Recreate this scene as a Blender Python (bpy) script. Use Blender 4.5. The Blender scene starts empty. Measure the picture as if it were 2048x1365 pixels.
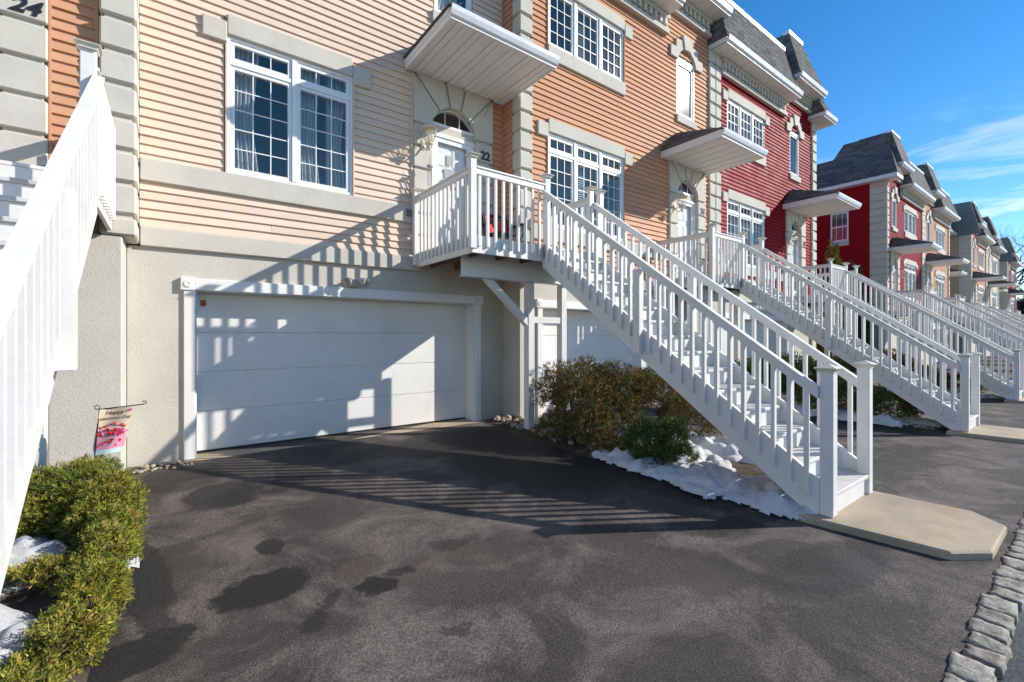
import bpy, bmesh, math, random
from mathutils import Vector, Matrix, noise as mnoise
random.seed(11)
R = random.random
S = bpy.context.scene
COL = S.collection
rad = math.radians

# ------------------------------------------------------------------ camera
cam = bpy.data.cameras.new('camera')
cam.sensor_width = 36.0
cam.lens = 905.0 / 2048.0 * 36.0
cam.shift_y = -11.5 / 2048.0
cam.clip_start = 0.05
cam.clip_end = 3000
co = bpy.data.objects.new('camera', cam)
co.location = (0, 0, 1.6)
co.rotation_euler = (rad(90), 0, rad(-37.0))
COL.objects.link(co)
S.camera = co

# ------------------------------------------------------------------ sky, sun, exposure
SUN = Vector((0.9071, -0.5685, 0.5757)).normalized()
world = bpy.data.worlds.new('World')
S.world = world
world.use_nodes = True
wn, wl = world.node_tree.nodes, world.node_tree.links
wn.clear()
w_out = wn.new('ShaderNodeOutputWorld')
w_bg = wn.new('ShaderNodeBackground')
w_bg.inputs['Strength'].default_value = 0.12
sky = wn.new('ShaderNodeTexSky')
sky.sky_type = 'NISHITA'
sky.sun_disc = False
sky.sun_elevation = math.asin(SUN.z)
sky.sun_rotation = math.atan2(SUN.x, SUN.y)
sky.air_density = 0.85
sky.dust_density = 0.0
sky.ozone_density = 2.0
hs = wn.new('ShaderNodeHueSaturation')
hs.inputs['Saturation'].default_value = 1.34
hs.inputs['Value'].default_value = 0.93
wl.new(sky.outputs[0], hs.inputs['Color'])
# thin clouds low over the horizon, all round
tc = wn.new('ShaderNodeTexCoord')
sp = wn.new('ShaderNodeSeparateXYZ')
wl.new(tc.outputs['Generated'], sp.inputs[0])
mp = wn.new('ShaderNodeMapping')
mp.inputs['Scale'].default_value = (1.0, 1.0, 5.5)
mp.inputs['Location'].default_value = (0.35, 0.1, 0.05)
wl.new(tc.outputs['Generated'], mp.inputs[0])
nz = wn.new('ShaderNodeTexNoise')
nz.inputs['Scale'].default_value = 4.4
nz.inputs['Detail'].default_value = 7
nz.inputs['Roughness'].default_value = 0.58
nz.inputs['Distortion'].default_value = 0.5
wl.new(mp.outputs[0], nz.inputs['Vector'])
cr = wn.new('ShaderNodeValToRGB')
cr.color_ramp.elements[0].position = 0.49
cr.color_ramp.elements[0].color = (0, 0, 0, 1)
cr.color_ramp.elements[1].position = 0.66
cr.color_ramp.elements[1].color = (1, 1, 1, 1)
wl.new(nz.outputs[0], cr.inputs[0])
el = wn.new('ShaderNodeMapRange')
el.inputs['From Min'].default_value = 0.10
el.inputs['From Max'].default_value = 0.36
el.inputs['To Min'].default_value = 1.0
el.inputs['To Max'].default_value = 0.0
wl.new(sp.outputs['Z'], el.inputs['Value'])
mu = wn.new('ShaderNodeMath'); mu.operation = 'MULTIPLY'
wl.new(cr.outputs[0], mu.inputs[0]); wl.new(el.outputs[0], mu.inputs[1])
mxs = wn.new('ShaderNodeMix'); mxs.data_type = 'RGBA'
wl.new(mu.outputs[0], mxs.inputs[0])
wl.new(hs.outputs[0], mxs.inputs[6])
mxs.inputs[7].default_value = (6.6, 6.5, 6.35, 1)
wl.new(mxs.outputs[2], w_bg.inputs['Color'])
wl.new(w_bg.outputs[0], w_out.inputs['Surface'])

sun = bpy.data.lights.new('sun', 'SUN')
sun.energy = 3.5
sun.angle = rad(0.5)
sun.color = (1.0, 0.955, 0.885)
so = bpy.data.objects.new('sun', sun)
so.rotation_euler = SUN.to_track_quat('Z', 'Y').to_euler()
so.location = SUN * 60
COL.objects.link(so)

S.view_settings.view_transform = 'Standard'
S.view_settings.look = 'None'
S.view_settings.gamma = 1.0
S.view_settings.use_curve_mapping = False
S.view_settings.exposure = 0.80
S.cycles.caustics_reflective = False
S.cycles.caustics_refractive = False
S.cycles.max_bounces = 8
S.cycles.transparent_max_bounces = 16

# ------------------------------------------------------------------ materials
def _mat(name):
    m = bpy.data.materials.new(name); m.use_nodes = True
    n = m.node_tree.nodes; l = m.node_tree.links
    return m, n, l, n['Principled BSDF']

def _noise(n, l, scale, detail=4, rough=0.55, vec=None, dist=0.0):
    t = n.new('ShaderNodeTexNoise')
    t.inputs['Scale'].default_value = scale; t.inputs['Detail'].default_value = detail
    t.inputs['Roughness'].default_value = rough; t.inputs['Distortion'].default_value = dist
    if vec is None:
        g = n.new('ShaderNodeNewGeometry'); vec = g.outputs['Position']
    l.new(vec, t.inputs['Vector'])
    return t.outputs[0]

def _ramp(n, l, fac, stops):
    r = n.new('ShaderNodeValToRGB')
    e = r.color_ramp.elements
    while len(e) < len(stops): e.new(0.5)
    for i, (p, c) in enumerate(stops):
        e[i].position = p
        e[i].color = (c, c, c, 1) if not isinstance(c, tuple) else (*c, 1)
    l.new(fac, r.inputs[0])
    return r.outputs[0]

def _mix(n, l, fac, a, b, mode='MIX'):
    m = n.new('ShaderNodeMix'); m.data_type = 'RGBA'; m.blend_type = mode
    for i, v in ((0, fac), (6, a), (7, b)):
        if isinstance(v, (float, int)): m.inputs[i].default_value = v
        elif isinstance(v, tuple): m.inputs[i].default_value = (*v, 1)
        else: l.new(v, m.inputs[i])
    return m.outputs[2]

def _bump(n, l, b, height, strength, dist=0.01):
    k = n.new('ShaderNodeBump'); k.inputs['Strength'].default_value = strength
    k.inputs['Distance'].default_value = dist
    l.new(height, k.inputs['Height']); l.new(k.outputs[0], b.inputs['Normal'])

def surf(name, col, rough=0.6, var=0.12, vscale=3.0, fine=60.0, bump=0.0, bscale=120.0, dirt=None, dirt_amt=0.0, dirt_scale=2.0, spec=0.5, board=0.0):
    """plain painted / cast surface: colour with broad and fine variation, grain relief, optional dirt"""
    m, n, l, b = _mat(name)
    a = _ramp(n, l, _noise(n, l, vscale, 5), [(0.25, 1 - var), (0.75, 1 + var * 0.4)])
    c = _mix(n, l, 1.0, col, a, 'MULTIPLY')
    a2 = _ramp(n, l, _noise(n, l, fine, 3), [(0.3, 1 - var * 0.7), (0.7, 1 + var * 0.2)])
    c = _mix(n, l, 1.0, c, a2, 'MULTIPLY')
    if board:
        oi = n.new('ShaderNodeObjectInfo')
        c = _mix(n, l, 1.0, c, _ramp(n, l, oi.outputs['Random'], [(0.0, 1 - board), (1.0, 1.0)]), 'MULTIPLY')
    if dirt:
        d = _ramp(n, l, _noise(n, l, dirt_scale, 7, 0.65), [(0.5, 0.0), (0.75, dirt_amt)])
        c = _mix(n, l, d, c, dirt)
    l.new(c, b.inputs['Base Color'])
    rr = _ramp(n, l, _noise(n, l, vscale * 2, 3), [(0.3, max(0, rough - 0.08)), (0.7, min(1, rough + 0.08))])
    l.new(rr, b.inputs['Roughness'])
    b.inputs['Specular IOR Level'].default_value = spec
    if bump:
        _bump(n, l, b, _noise(n, l, bscale, 4, 0.6), bump, 0.006)
    return m

M = {}
M['white'] = surf('white_paint', (0.78, 0.752, 0.715), 0.42, 0.07, 2.0, 40, 0.10, 60, (0.50, 0.45, 0.38), 0.32, 2.6)
M['tread'] = surf('tread_paint', (0.66, 0.64, 0.61), 0.6, 0.14, 3.0, 50, 0.2, 60, (0.36, 0.31, 0.26), 0.6, 3.2)
M['white_trim'] = surf('white_trim', (0.81, 0.785, 0.75), 0.45, 0.05, 2.0, 40, 0.05, 60)
M['vinyl'] = surf('white_vinyl', (0.82, 0.82, 0.82), 0.35, 0.04, 2.0, 30)
M['soffit'] = surf('soffit_vinyl', (0.82, 0.77, 0.71), 0.5, 0.06, 2.0, 30)
M['cap_tan'] = surf('weathered_cap', (0.74, 0.68, 0.57), 0.6, 0.2, 8, 60)
M['door_panel'] = surf('garage_steel', (0.82, 0.79, 0.75), 0.45, 0.07, 1.3, 25, 0.35, 45, (0.55, 0.49, 0.42), 0.25, 1.6)
M['stone'] = surf('cast_stone', (0.60, 0.555, 0.475), 0.85, 0.10, 2.5, 45, 0.25, 150, (0.42, 0.38, 0.32), 0.35, 2.2)
M['stucco'] = surf('stucco', (0.61, 0.56, 0.48), 0.9, 0.12, 1.6, 70, 0.8, 70, (0.45, 0.41, 0.36), 0.4, 1.4)
M['stucco_dark'] = surf('stucco_grey', (0.60, 0.57, 0.52), 0.9, 0.12, 1.6, 70, 0.6, 70)
M['peach'] = surf('peach_siding', (0.79, 0.605, 0.47), 0.55, 0.06, 1.2, 30, 0.10, 90, spec=0.12, board=0.09, dirt=(0.45, 0.36, 0.28), dirt_amt=0.22, dirt_scale=1.1)
M['orange'] = surf('orange_siding', (0.64, 0.335, 0.195), 0.55, 0.07, 1.2, 30, 0.10, 90, spec=0.06, board=0.09, dirt=(0.45, 0.36, 0.28), dirt_amt=0.22, dirt_scale=1.1)
M['red'] = surf('red_siding', (0.31, 0.012, 0.017), 0.5, 0.09, 1.2, 30, 0.10, 90, spec=0.03, board=0.09, dirt=(0.20, 0.02, 0.03), dirt_amt=0.3, dirt_scale=1.1)
M['tan'] = surf('tan_siding', (0.58, 0.40, 0.27), 0.55, 0.07, 1.2, 30, 0.10, 90, spec=0.12, board=0.09, dirt=(0.45, 0.36, 0.28), dirt_amt=0.22, dirt_scale=1.1)
M['grey_roof'] = surf('grey_panel', (0.17, 0.20, 0.20), 0.8, 0.1, 1, 30)
M['concrete'] = surf('concrete', (0.54, 0.425, 0.295), 0.9, 0.34, 2.2, 110, 0.9, 110, (0.34, 0.20, 0.10), 0.55, 1.9)
M['wood_brown'] = surf('joist_wood', (0.22, 0.11, 0.05), 0.8, 0.25, 5, 40)
M['dark_room'] = surf('room_dark', (0.34, 0.34, 0.32), 0.9, 0.35, 0.9, 8)
M['curtain'] = surf('curtain_cloth', (0.52, 0.53, 0.51), 0.9, 0.08, 3, 30)
M['blind'] = surf('blind_slats', (0.70, 0.75, 0.74), 0.7, 0.05, 3, 30)
M['black'] = surf('black_metal', (0.02, 0.02, 0.022), 0.4, 0.1, 5, 40)
M['black_cloth'] = surf('black_cloth', (0.03, 0.035, 0.05), 0.9, 0.2, 8, 60)
M['red_cloth'] = surf('red_cloth', (0.72, 0.025, 0.03), 0.8, 0.15, 8, 60)
M['rust'] = surf('rusty_mat', (0.38, 0.07, 0.03), 0.9, 0.35, 14, 60)
M['cream'] = surf('cream_metal', (0.72, 0.66, 0.50), 0.4, 0.12, 9, 60)
M['brass'] = surf('pale_brass', (0.55, 0.47, 0.30), 0.35, 0.15, 9, 60)
M['brown_sign'] = surf('brown_sign', (0.20, 0.10, 0.07), 0.7, 0.2, 9, 60)
M['orange_sticker'] = surf('orange_sticker', (0.62, 0.14, 0.02), 0.5, 0.2, 40, 90)
M['gutter'] = surf('gutter_white', (0.80, 0.81, 0.83), 0.3, 0.05, 2, 30)
M['lead'] = surf('grey_metal', (0.42, 0.42, 0.42), 0.45, 0.1, 6, 40)
M['soil'] = surf('mulch', (0.085, 0.06, 0.042), 0.95, 0.45, 9, 90, 1.0, 60)
M['bark'] = surf('bark', (0.12, 0.09, 0.07), 0.95, 0.3, 9, 70, 0.5, 60)
M['bark_dark'] = surf('bark_dark', (0.05, 0.045, 0.05), 0.95, 0.3, 9, 70)
M['flag_cloth'] = surf('flag_beige', (0.72, 0.56, 0.40), 0.85, 0.1, 12, 90)
M['pink'] = surf('flag_pink', (0.80, 0.32, 0.42), 0.85, 0.12, 20, 90)
M['hot_pink'] = surf('flag_magenta', (0.62, 0.06, 0.28), 0.85, 0.15, 20, 90)
M['heart_red'] = surf('flag_red', (0.66, 0.02, 0.03), 0.85, 0.15, 20, 90)
M['pale_blue'] = surf('flag_blue', (0.55, 0.72, 0.76), 0.85, 0.1, 20, 90)
M['ink'] = surf('ink', (0.10, 0.05, 0.03), 0.85, 0.1, 20, 90)

def roof_mat():
    m, n, l, b = _mat('asphalt_shingle')
    g = n.new('ShaderNodeAttribute'); g.attribute_name = 'tint'
    c = _mix(n, l, 1.0, (0.150, 0.146, 0.142), g.outputs['Color'], 'MULTIPLY')
    c = _mix(n, l, 1.0, c, _ramp(n, l, _noise(n, l, 180, 2), [(0.3, 0.6), (0.7, 1.25)]), 'MULTIPLY')
    l.new(c, b.inputs['Base Color']); b.inputs['Roughness'].default_value = 0.95
    return m
M['shingle'] = roof_mat()

def glass_mat(name, tint, refl):
    m, n, l, b = _mat(name)
    n.remove(b)
    tr = n.new('ShaderNodeBsdfTransparent'); tr.inputs[0].default_value = (*tint, 1)
    gl = n.new('ShaderNodeBsdfGlossy'); gl.inputs['Roughness'].default_value = 0.012
    gl.inputs['Color'].default_value = (0.86, 0.74, 0.62, 1)
    lw = n.new('ShaderNodeFresnel'); lw.inputs['IOR'].default_value = 1.5
    ad = n.new('ShaderNodeMath'); ad.operation = 'MULTIPLY_ADD'
    ad.inputs[1].default_value = 1.1; ad.inputs[2].default_value = refl
    ad.use_clamp = True
    l.new(lw.outputs[0], ad.inputs[0])
    ge = n.new('ShaderNodeNewGeometry')
    bf = n.new('ShaderNodeMix'); bf.data_type = 'FLOAT'
    l.new(ge.outputs['Backfacing'], bf.inputs[0]); l.new(ad.outputs[0], bf.inputs[2]); bf.inputs[3].default_value = 0.10
    gh = n.new('ShaderNodeBsdfGlossy'); gh.inputs['Roughness'].default_value = 0.17
    gm = n.new('ShaderNodeMixShader'); gm.inputs[0].default_value = 0.10
    l.new(gl.outputs[0], gm.inputs[1]); l.new(gh.outputs[0], gm.inputs[2])
    mx = n.new('ShaderNodeMixShader')
    l.new(bf.outputs[0], mx.inputs[0]); l.new(tr.outputs[0], mx.inputs[1]); l.new(gm.outputs[0], mx.inputs[2])
    l.new(mx.outputs[0], n['Material Output'].inputs['Surface'])
    return m
M['glass'] = glass_mat('window_glass', (0.84, 0.87, 0.88), 0.10)
M['clear_glass'] = glass_mat('storm_glass', (0.97, 0.97, 0.97), -0.03)
M['lamp_glass'] = glass_mat('lamp_glass', (0.92, 0.9, 0.84), 0.08)

def foliage_mat(name, mult):
    m, n, l, b = _mat(name)
    g = n.new('ShaderNodeAttribute'); g.attribute_name = 'tint'
    c = _mix(n, l, 1.0, g.outputs['Color'], (mult, mult, mult), 'MULTIPLY')
    c = _mix(n, l, 1.0, c, _ramp(n, l, _noise(n, l, 7, 3), [(0.3, 0.7), (0.7, 1.2)]), 'MULTIPLY')
    l.new(c, b.inputs['Base Color']); b.inputs['Roughness'].default_value = 0.7
    b.inputs['Specular IOR Level'].default_value = 0.25
    return m
M['juniper'] = foliage_mat('juniper_leaf', 1.0)

def snow_mat():
    m, n, l, b = _mat('old_snow')
    d = _ramp(n, l, _noise(n, l, 3.0, 8, 0.7), [(0.46, 0.0), (0.72, 0.75)])
    c = _mix(n, l, d, (0.84, 0.84, 0.86), (0.36, 0.31, 0.27))
    l.new(c, b.inputs['Base Color']); b.inputs['Roughness'].default_value = 0.6
    b.inputs['Subsurface Weight'].default_value = 0.15
    b.inputs['Subsurface Radius'].default_value = (0.03, 0.035, 0.05)
    b.inputs['Subsurface Scale'].default_value = 0.3
    _bump(n, l, b, _noise(n, l, 38, 9, 0.78), 1.0, 0.03)
    return m
M['snow'] = snow_mat()

def stone_mat(name, c1, c2, c3):
    m, n, l, b = _mat(name)
    oi = n.new('ShaderNodeObjectInfo')
    c = _mix(n, l, oi.outputs['Random'], c1, c2)
    c = _mix(n, l, _ramp(n, l, _noise(n, l, 16, 6, 0.65), [(0.42, 0.0), (0.62, 0.8)]), c, c3)
    c = _mix(n, l, 1.0, c, _ramp(n, l, _noise(n, l, 90, 3), [(0.3, 0.65), (0.7, 1.15)]), 'MULTIPLY')
    l.new(c, b.inputs['Base Color']); b.inputs['Roughness'].default_value = 0.85
    _bump(n, l, b, _noise(n, l, 40, 6, 0.65), 0.9, 0.012)
    return m
M['cobble'] = stone_mat('granite_sett', (0.36, 0.32, 0.265), (0.48, 0.43, 0.36), (0.15, 0.125, 0.10))
M['pebble'] = stone_mat('river_pebble', (0.42, 0.31, 0.21), (0.50, 0.45, 0.38), (0.26, 0.18, 0.12))

def asphalt_mat(name, stains_shade, base=(0.049, 0.040, 0.035), salt=0.60):
    m, n, l, b = _mat(name)
    g = n.new('ShaderNodeNewGeometry'); P = g.outputs['Position']
    # broad worn areas, pale salt film, aggregate
    c = _mix(n, l, _ramp(n, l, _noise(n, l, 0.9, 5, 0.6, P), [(0.35, 0.0), (0.7, 1.0)]), base, tuple(v * 1.9 for v in base))
    film = _ramp(n, l, _noise(n, l, 1.5, 9, 0.68, P, 0.6), [(0.46, 0.0), (0.63, salt), (0.72, 0.15)])
    c = _mix(n, l, film, c, (0.24, 0.192, 0.17))
    ochre = _ramp(n, l, _noise(n, l, 1.1, 4, 0.6, P, 1.0), [(0.60, 0.0), (0.72, 0.35)])
    c = _mix(n, l, ochre, c, (0.16, 0.105, 0.07))
    ck = n.new('ShaderNodeTexVoronoi'); ck.feature = 'DISTANCE_TO_EDGE'; ck.inputs['Scale'].default_value = 0.42
    cw = n.new('ShaderNodeTexNoise'); cw.inputs['Scale'].default_value = 2.2; cw.inputs['Detail'].default_value = 8
    l.new(P, cw.inputs['Vector'])
    ca = n.new('ShaderNodeVectorMath'); ca.operation = 'MULTIPLY_ADD'; ca.inputs[1].default_value = (0.9, 0.9, 0)
    l.new(cw.outputs['Color'], ca.inputs[0]); l.new(P, ca.inputs[2]); l.new(ca.outputs[0], ck.inputs['Vector'])
    crk = _ramp(n, l, ck.outputs['Distance'], [(0.0, 0.75), (0.0035, 0.0)])
    crk = _mix(n, l, 1.0, crk, _ramp(n, l, _noise(n, l, 0.5, 2, 0.5, P), [(0.57, 0.0), (0.64, 0.7)]), 'MULTIPLY')
    c = _mix(n, l, crk, c, (0.015, 0.013, 0.012))
    rough = None
    wet_shade = None
    if stains_shade:
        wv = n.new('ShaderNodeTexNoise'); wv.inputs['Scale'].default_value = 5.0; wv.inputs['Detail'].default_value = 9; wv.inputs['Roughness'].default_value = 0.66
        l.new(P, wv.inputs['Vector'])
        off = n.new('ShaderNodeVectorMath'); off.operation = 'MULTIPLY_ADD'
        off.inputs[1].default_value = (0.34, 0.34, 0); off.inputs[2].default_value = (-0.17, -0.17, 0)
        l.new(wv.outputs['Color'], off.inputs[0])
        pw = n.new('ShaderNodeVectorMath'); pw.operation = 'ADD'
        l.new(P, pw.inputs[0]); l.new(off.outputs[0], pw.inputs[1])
        for (x, y, rx, ry, ang, k) in stains_shade:
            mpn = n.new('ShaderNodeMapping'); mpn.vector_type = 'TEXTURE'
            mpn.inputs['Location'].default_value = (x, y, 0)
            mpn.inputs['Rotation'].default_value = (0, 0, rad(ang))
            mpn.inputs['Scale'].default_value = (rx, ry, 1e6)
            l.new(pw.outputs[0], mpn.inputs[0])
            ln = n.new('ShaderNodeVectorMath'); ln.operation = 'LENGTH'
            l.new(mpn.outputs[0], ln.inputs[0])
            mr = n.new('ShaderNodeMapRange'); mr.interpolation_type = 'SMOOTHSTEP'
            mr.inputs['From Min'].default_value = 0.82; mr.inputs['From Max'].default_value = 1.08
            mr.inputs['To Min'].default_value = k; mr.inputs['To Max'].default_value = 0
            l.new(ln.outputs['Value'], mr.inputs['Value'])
            if wet_shade is None: wet_shade = mr.outputs[0]
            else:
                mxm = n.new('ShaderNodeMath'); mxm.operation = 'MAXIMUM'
                l.new(wet_shade, mxm.inputs[0]); l.new(mr.outputs[0], mxm.inputs[1]); wet_shade = mxm.outputs[0]
        c = _mix(n, l, wet_shade, c, (0.016, 0.015, 0.0145))  # darkens wet stains and deepens the stair and garage shade in the colour
    agg = _noise(n, l, 95, 4, 0.75, P)
    c = _mix(n, l, 1.0, c, _ramp(n, l, agg, [(0.32, 0.35), (0.5, 0.95), (0.68, 2.0)]), 'MULTIPLY')
    spk = n.new('ShaderNodeTexVoronoi'); spk.inputs['Scale'].default_value = 26
    l.new(P, spk.inputs['Vector'])
    dots = _ramp(n, l, spk.outputs['Distance'], [(0.035, 0.75), (0.06, 0.0)])
    c = _mix(n, l, dots, c, (0.30, 0.28, 0.26))
    l.new(c, b.inputs['Base Color'])
    b.inputs['Roughness'].default_value = 0.78
    if wet_shade is not None:
        rr = _ramp(n, l, wet_shade, [(0.0, 0.80), (1.0, 0.62)])
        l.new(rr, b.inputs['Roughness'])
    b.inputs['Specular IOR Level'].default_value = 0.35
    _bump(n, l, b, agg, 1.0, 0.012)
    return m
STAINS_SHADE = [(0.44, 3.12, 0.27, 0.23, 20, 1.0), (0.59, 3.68, 0.10, 0.14, 0, 0.9), (1.03, 2.74, 0.155, 0.13, -40, 1.0), (1.22, 2.80, 0.10, 0.05, -20, 0.75),
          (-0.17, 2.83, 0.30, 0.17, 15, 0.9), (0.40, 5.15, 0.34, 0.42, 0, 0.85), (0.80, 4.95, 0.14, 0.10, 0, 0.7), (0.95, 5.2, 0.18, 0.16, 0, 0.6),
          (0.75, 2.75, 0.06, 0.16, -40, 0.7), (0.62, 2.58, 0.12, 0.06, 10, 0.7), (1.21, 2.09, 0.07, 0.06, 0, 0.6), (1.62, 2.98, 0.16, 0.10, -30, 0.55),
          (3.55, 1.15, 0.75, 0.26, -8, 0.6), (3.3, 5.6, 1.0, 0.8, 0, 0.9), (3.5, 4.2, 0.85, 1.3, 20, 0.92), (1.9, 5.9, 1.1, 0.5, -10, 0.6), (0.1, 6.0, 0.4, 0.6, 0, 0.6), (2.0, 6.4, 0.22, 0.12, 0, 0.7), (3.95, 2.9, 0.22, 1.1, 4, 0.85), (3.75, 1.85, 0.5, 0.14, -10, 0.7), (9.75, 2.6, 0.3, 1.2, 0, 0.8), (-0.12, 3.6, 0.12, 0.9, 6, 0.7)]  # broad patches by garage and stair: damp asphalt plus painted-in shade
M['asphalt'] = asphalt_mat('asphalt', STAINS_SHADE)
M['road'] = asphalt_mat('road_asphalt', [], (0.055, 0.058, 0.068), 0.12)
def grass_mat():
    m, n, l, b = _mat('winter_grass')
    c = _mix(n, l, _ramp(n, l, _noise(n, l, 0.5, 6), [(0.4, 0), (0.6, 1)]), (0.11, 0.09, 0.04), (0.07, 0.075, 0.03))
    s = _ramp(n, l, _noise(n, l, 0.14, 6), [(0.52, 0), (0.56, 1)])
    c = _mix(n, l, s, c, (0.78, 0.79, 0.82))
    l.new(c, b.inputs['Base Color']); b.inputs['Roughness'].default_value = 0.95
    return m
M['grass'] = grass_mat()

# ------------------------------------------------------------------ builders
WL = {}
def g(x, y):
    return 0.04 + 0.0098 * max(0.0, y - 1.4) - 0.009 * min(max(0.0, x - 5.0), 20.0)

def add(name, me, loc=(0, 0, 0), parent=None, rot=None, scale=None):
    o = bpy.data.objects.new(name, me)
    COL.objects.link(o)
    loc = Vector(loc)
    if parent is not None:
        o.parent = parent
        o.location = loc - WL[parent.name]
    else:
        o.location = loc
    if rot: o.rotation_euler = rot
    if scale: o.scale = scale
    WL[o.name] = loc
    return o

def tag(o, label=None, cat=None, group=None, kind=None):
    if label: o['label'] = label
    if cat: o['category'] = cat
    if group: o['group'] = group
    if kind: o['kind'] = kind
    return o

def thing(name, label, cat, loc, group=None):
    return tag(add(name, None, loc), label, cat, group)

def mesh(name, verts, faces, m, smooth=False):
    me = bpy.data.meshes.new(name)
    me.from_pydata([tuple(v) for v in verts], [], faces)
    me.materials.append(M[m] if isinstance(m, str) else m)
    if smooth: me.shade_smooth()
    me.update()
    return me

def fix(me):
    bm = bmesh.new(); bm.from_mesh(me)
    bmesh.ops.recalc_face_normals(bm, faces=bm.faces)
    bm.to_mesh(me); bm.free()
    return me

def box_geo(x0, x1, y0, y1, z0, z1, b=0.0):
    if b <= 0:
        v = [(x0, y0, z0), (x1, y0, z0), (x1, y1, z0), (x0, y1, z0), (x0, y0, z1), (x1, y0, z1), (x1, y1, z1), (x0, y1, z1)]
        f = [(0, 3, 2, 1), (4, 5, 6, 7), (0, 1, 5, 4), (1, 2, 6, 5), (2, 3, 7, 6), (3, 0, 4, 7)]
        return v, f
    b = min(b, (x1 - x0) * 0.45, (y1 - y0) * 0.45, (z1 - z0) * 0.45)
    v = []; idx = {}
    cx, cy, cz = (x0 + x1) / 2, (y0 + y1) / 2, (z0 + z1) / 2
    hx, hy, hz = (x1 - x0) / 2, (y1 - y0) / 2, (z1 - z0) / 2
    for sx in (-1, 1):
        for sy in (-1, 1):
            for sz in (-1, 1):
                for a in range(3):
                    d = [hx - b, hy - b, hz - b]; d[a] += b
                    idx[(sx, sy, sz, a)] = len(v)
                    v.append((cx + sx * d[0], cy + sy * d[1], cz + sz * d[2]))
    f = []
    sq = [(-1, -1), (1, -1), (1, 1), (-1, 1)]
    for a in range(3):
        o1, o2 = [k for k in range(3) if k != a]
        for s in (-1, 1):
            q = []
            for (p, r) in sq:
                k = [0, 0, 0]; k[a] = s; k[o1] = p; k[o2] = r
                q.append(idx[(*k, a)])
            f.append(tuple(q))
    for a in range(3):
        o1, o2 = [k for k in range(3) if k != a]
        for p in (-1, 1):
            for r in (-1, 1):
                k0 = [0, 0, 0]; k0[a] = -1; k0[o1] = p; k0[o2] = r
                k1 = list(k0); k1[a] = 1
                f.append((idx[(*k0, o1)], idx[(*k1, o1)], idx[(*k1, o2)], idx[(*k0, o2)]))
    for sx in (-1, 1):
        for sy in (-1, 1):
            for sz in (-1, 1):
                f.append(tuple(idx[(sx, sy, sz, a)] for a in range(3)))
    return v, f

CACHE = {}
def box(name, m, parent, x0, x1, y0, y1, z0, z1, b=0.0):
    dx, dy, dz = x1 - x0, y1 - y0, z1 - z0
    key = (m, round(dx, 4), round(dy, 4), round(dz, 4), round(b, 4))
    me = CACHE.get(key)
    if me is None:
        me = mesh(name, *box_geo(-dx / 2, dx / 2, -dy / 2, dy / 2, -dz / 2, dz / 2, b), m)
        if b > 0: fix(me)
        CACHE[key] = me
    return add(name, me, ((x0 + x1) / 2, (y0 + y1) / 2, (z0 + z1) / 2), parent)

class Geo:
    """collects pieces of one part into one mesh"""
    def __init__(s): s.v = []; s.f = []; s.t = []
    def add(s, v, f, tint=None):
        k = len(s.v); s.v += [tuple(p) for p in v]; s.f += [tuple(i + k for i in q) for q in f]
        if tint is not None: s.t += [tint] * len(v)
        return s
    def box(s, x0, x1, y0, y1, z0, z1, b=0.0): return s.add(*box_geo(x0, x1, y0, y1, z0, z1, b))
    def build(s, name, m, parent, loc=None, smooth=False, kind=None, recalc=True):
        if loc is None: loc = WL[parent.name] if parent is not None else Vector((0, 0, 0))
        loc = Vector(loc)
        me = mesh(name, [(p[0] - loc.x, p[1] - loc.y, p[2] - loc.z) for p in s.v], s.f, m, smooth)
        if recalc: fix(me)
        if s.t:
            a = me.color_attributes.new('tint', 'FLOAT_COLOR', 'POINT')
            buf = []
            for t in s.t: buf += [t[0], t[1], t[2], 1.0]
            a.data.foreach_set('color', buf)
        o = add(name, me, loc, parent)
        if kind: o['kind'] = kind
        return o

def prism_xz(poly, y0, y1):
    n = len(poly)
    v = [(p[0], y0, p[1]) for p in poly] + [(p[0], y1, p[1]) for p in poly]
    f = [tuple(range(n)), tuple(range(2 * n - 1, n - 1, -1))]
    f += [(i, (i + 1) % n, n + (i + 1) % n, n + i) for i in range(n)]
    return v, f

def prism_yz(poly, x0, x1):
    n = len(poly)
    v = [(x0, p[0], p[1]) for p in poly] + [(x1, p[0], p[1]) for p in poly]
    f = [tuple(range(n)), tuple(range(2 * n - 1, n - 1, -1))]
    f += [(i, (i + 1) % n, n + (i + 1) % n, n + i) for i in range(n)]
    return v, f

def tube(pts, rads, seg=6):
    v = []; f = []
    up = Vector((0, 0, 1))
    prev = None
    for i, p in enumerate(pts):
        p = Vector(p)
        d = (Vector(pts[min(i + 1, len(pts) - 1)]) - Vector(pts[max(i - 1, 0)])).normalized()
        a = d.cross(up)
        if a.length < 0.05: a = d.cross(Vector((1, 0, 0)))
        a.normalize(); b = d.cross(a)
        for k in range(seg):
            t = 2 * math.pi * k / seg
            v.append(p + (a * math.cos(t) + b * math.sin(t)) * rads[i])
        if i:
            for k in range(seg):
                k2 = (k + 1) % seg
                f.append(((i - 1) * seg + k, (i - 1) * seg + k2, i * seg + k2, i * seg + k))
    f.append(tuple(range(seg - 1, -1, -1)))
    f.append(tuple(range((len(pts) - 1) * seg, len(pts) * seg)))
    return v, f

def lathe(prof, seg=16, c=(0, 0, 0)):
    v = []; f = []
    for i, (r, z) in enumerate(prof):
        for k in range(seg):
            t = 2 * math.pi * k / seg
            v.append((c[0] + r * math.cos(t), c[1] + r * math.sin(t), c[2] + z))
        if i:
            for k in range(seg):
                k2 = (k + 1) % seg
                f.append(((i - 1) * seg + k, (i - 1) * seg + k2, i * seg + k2, i * seg + k))
    f.append(tuple(range(seg - 1, -1, -1))); f.append(tuple(range((len(prof) - 1) * seg, len(prof) * seg)))
    return v, f

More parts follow.
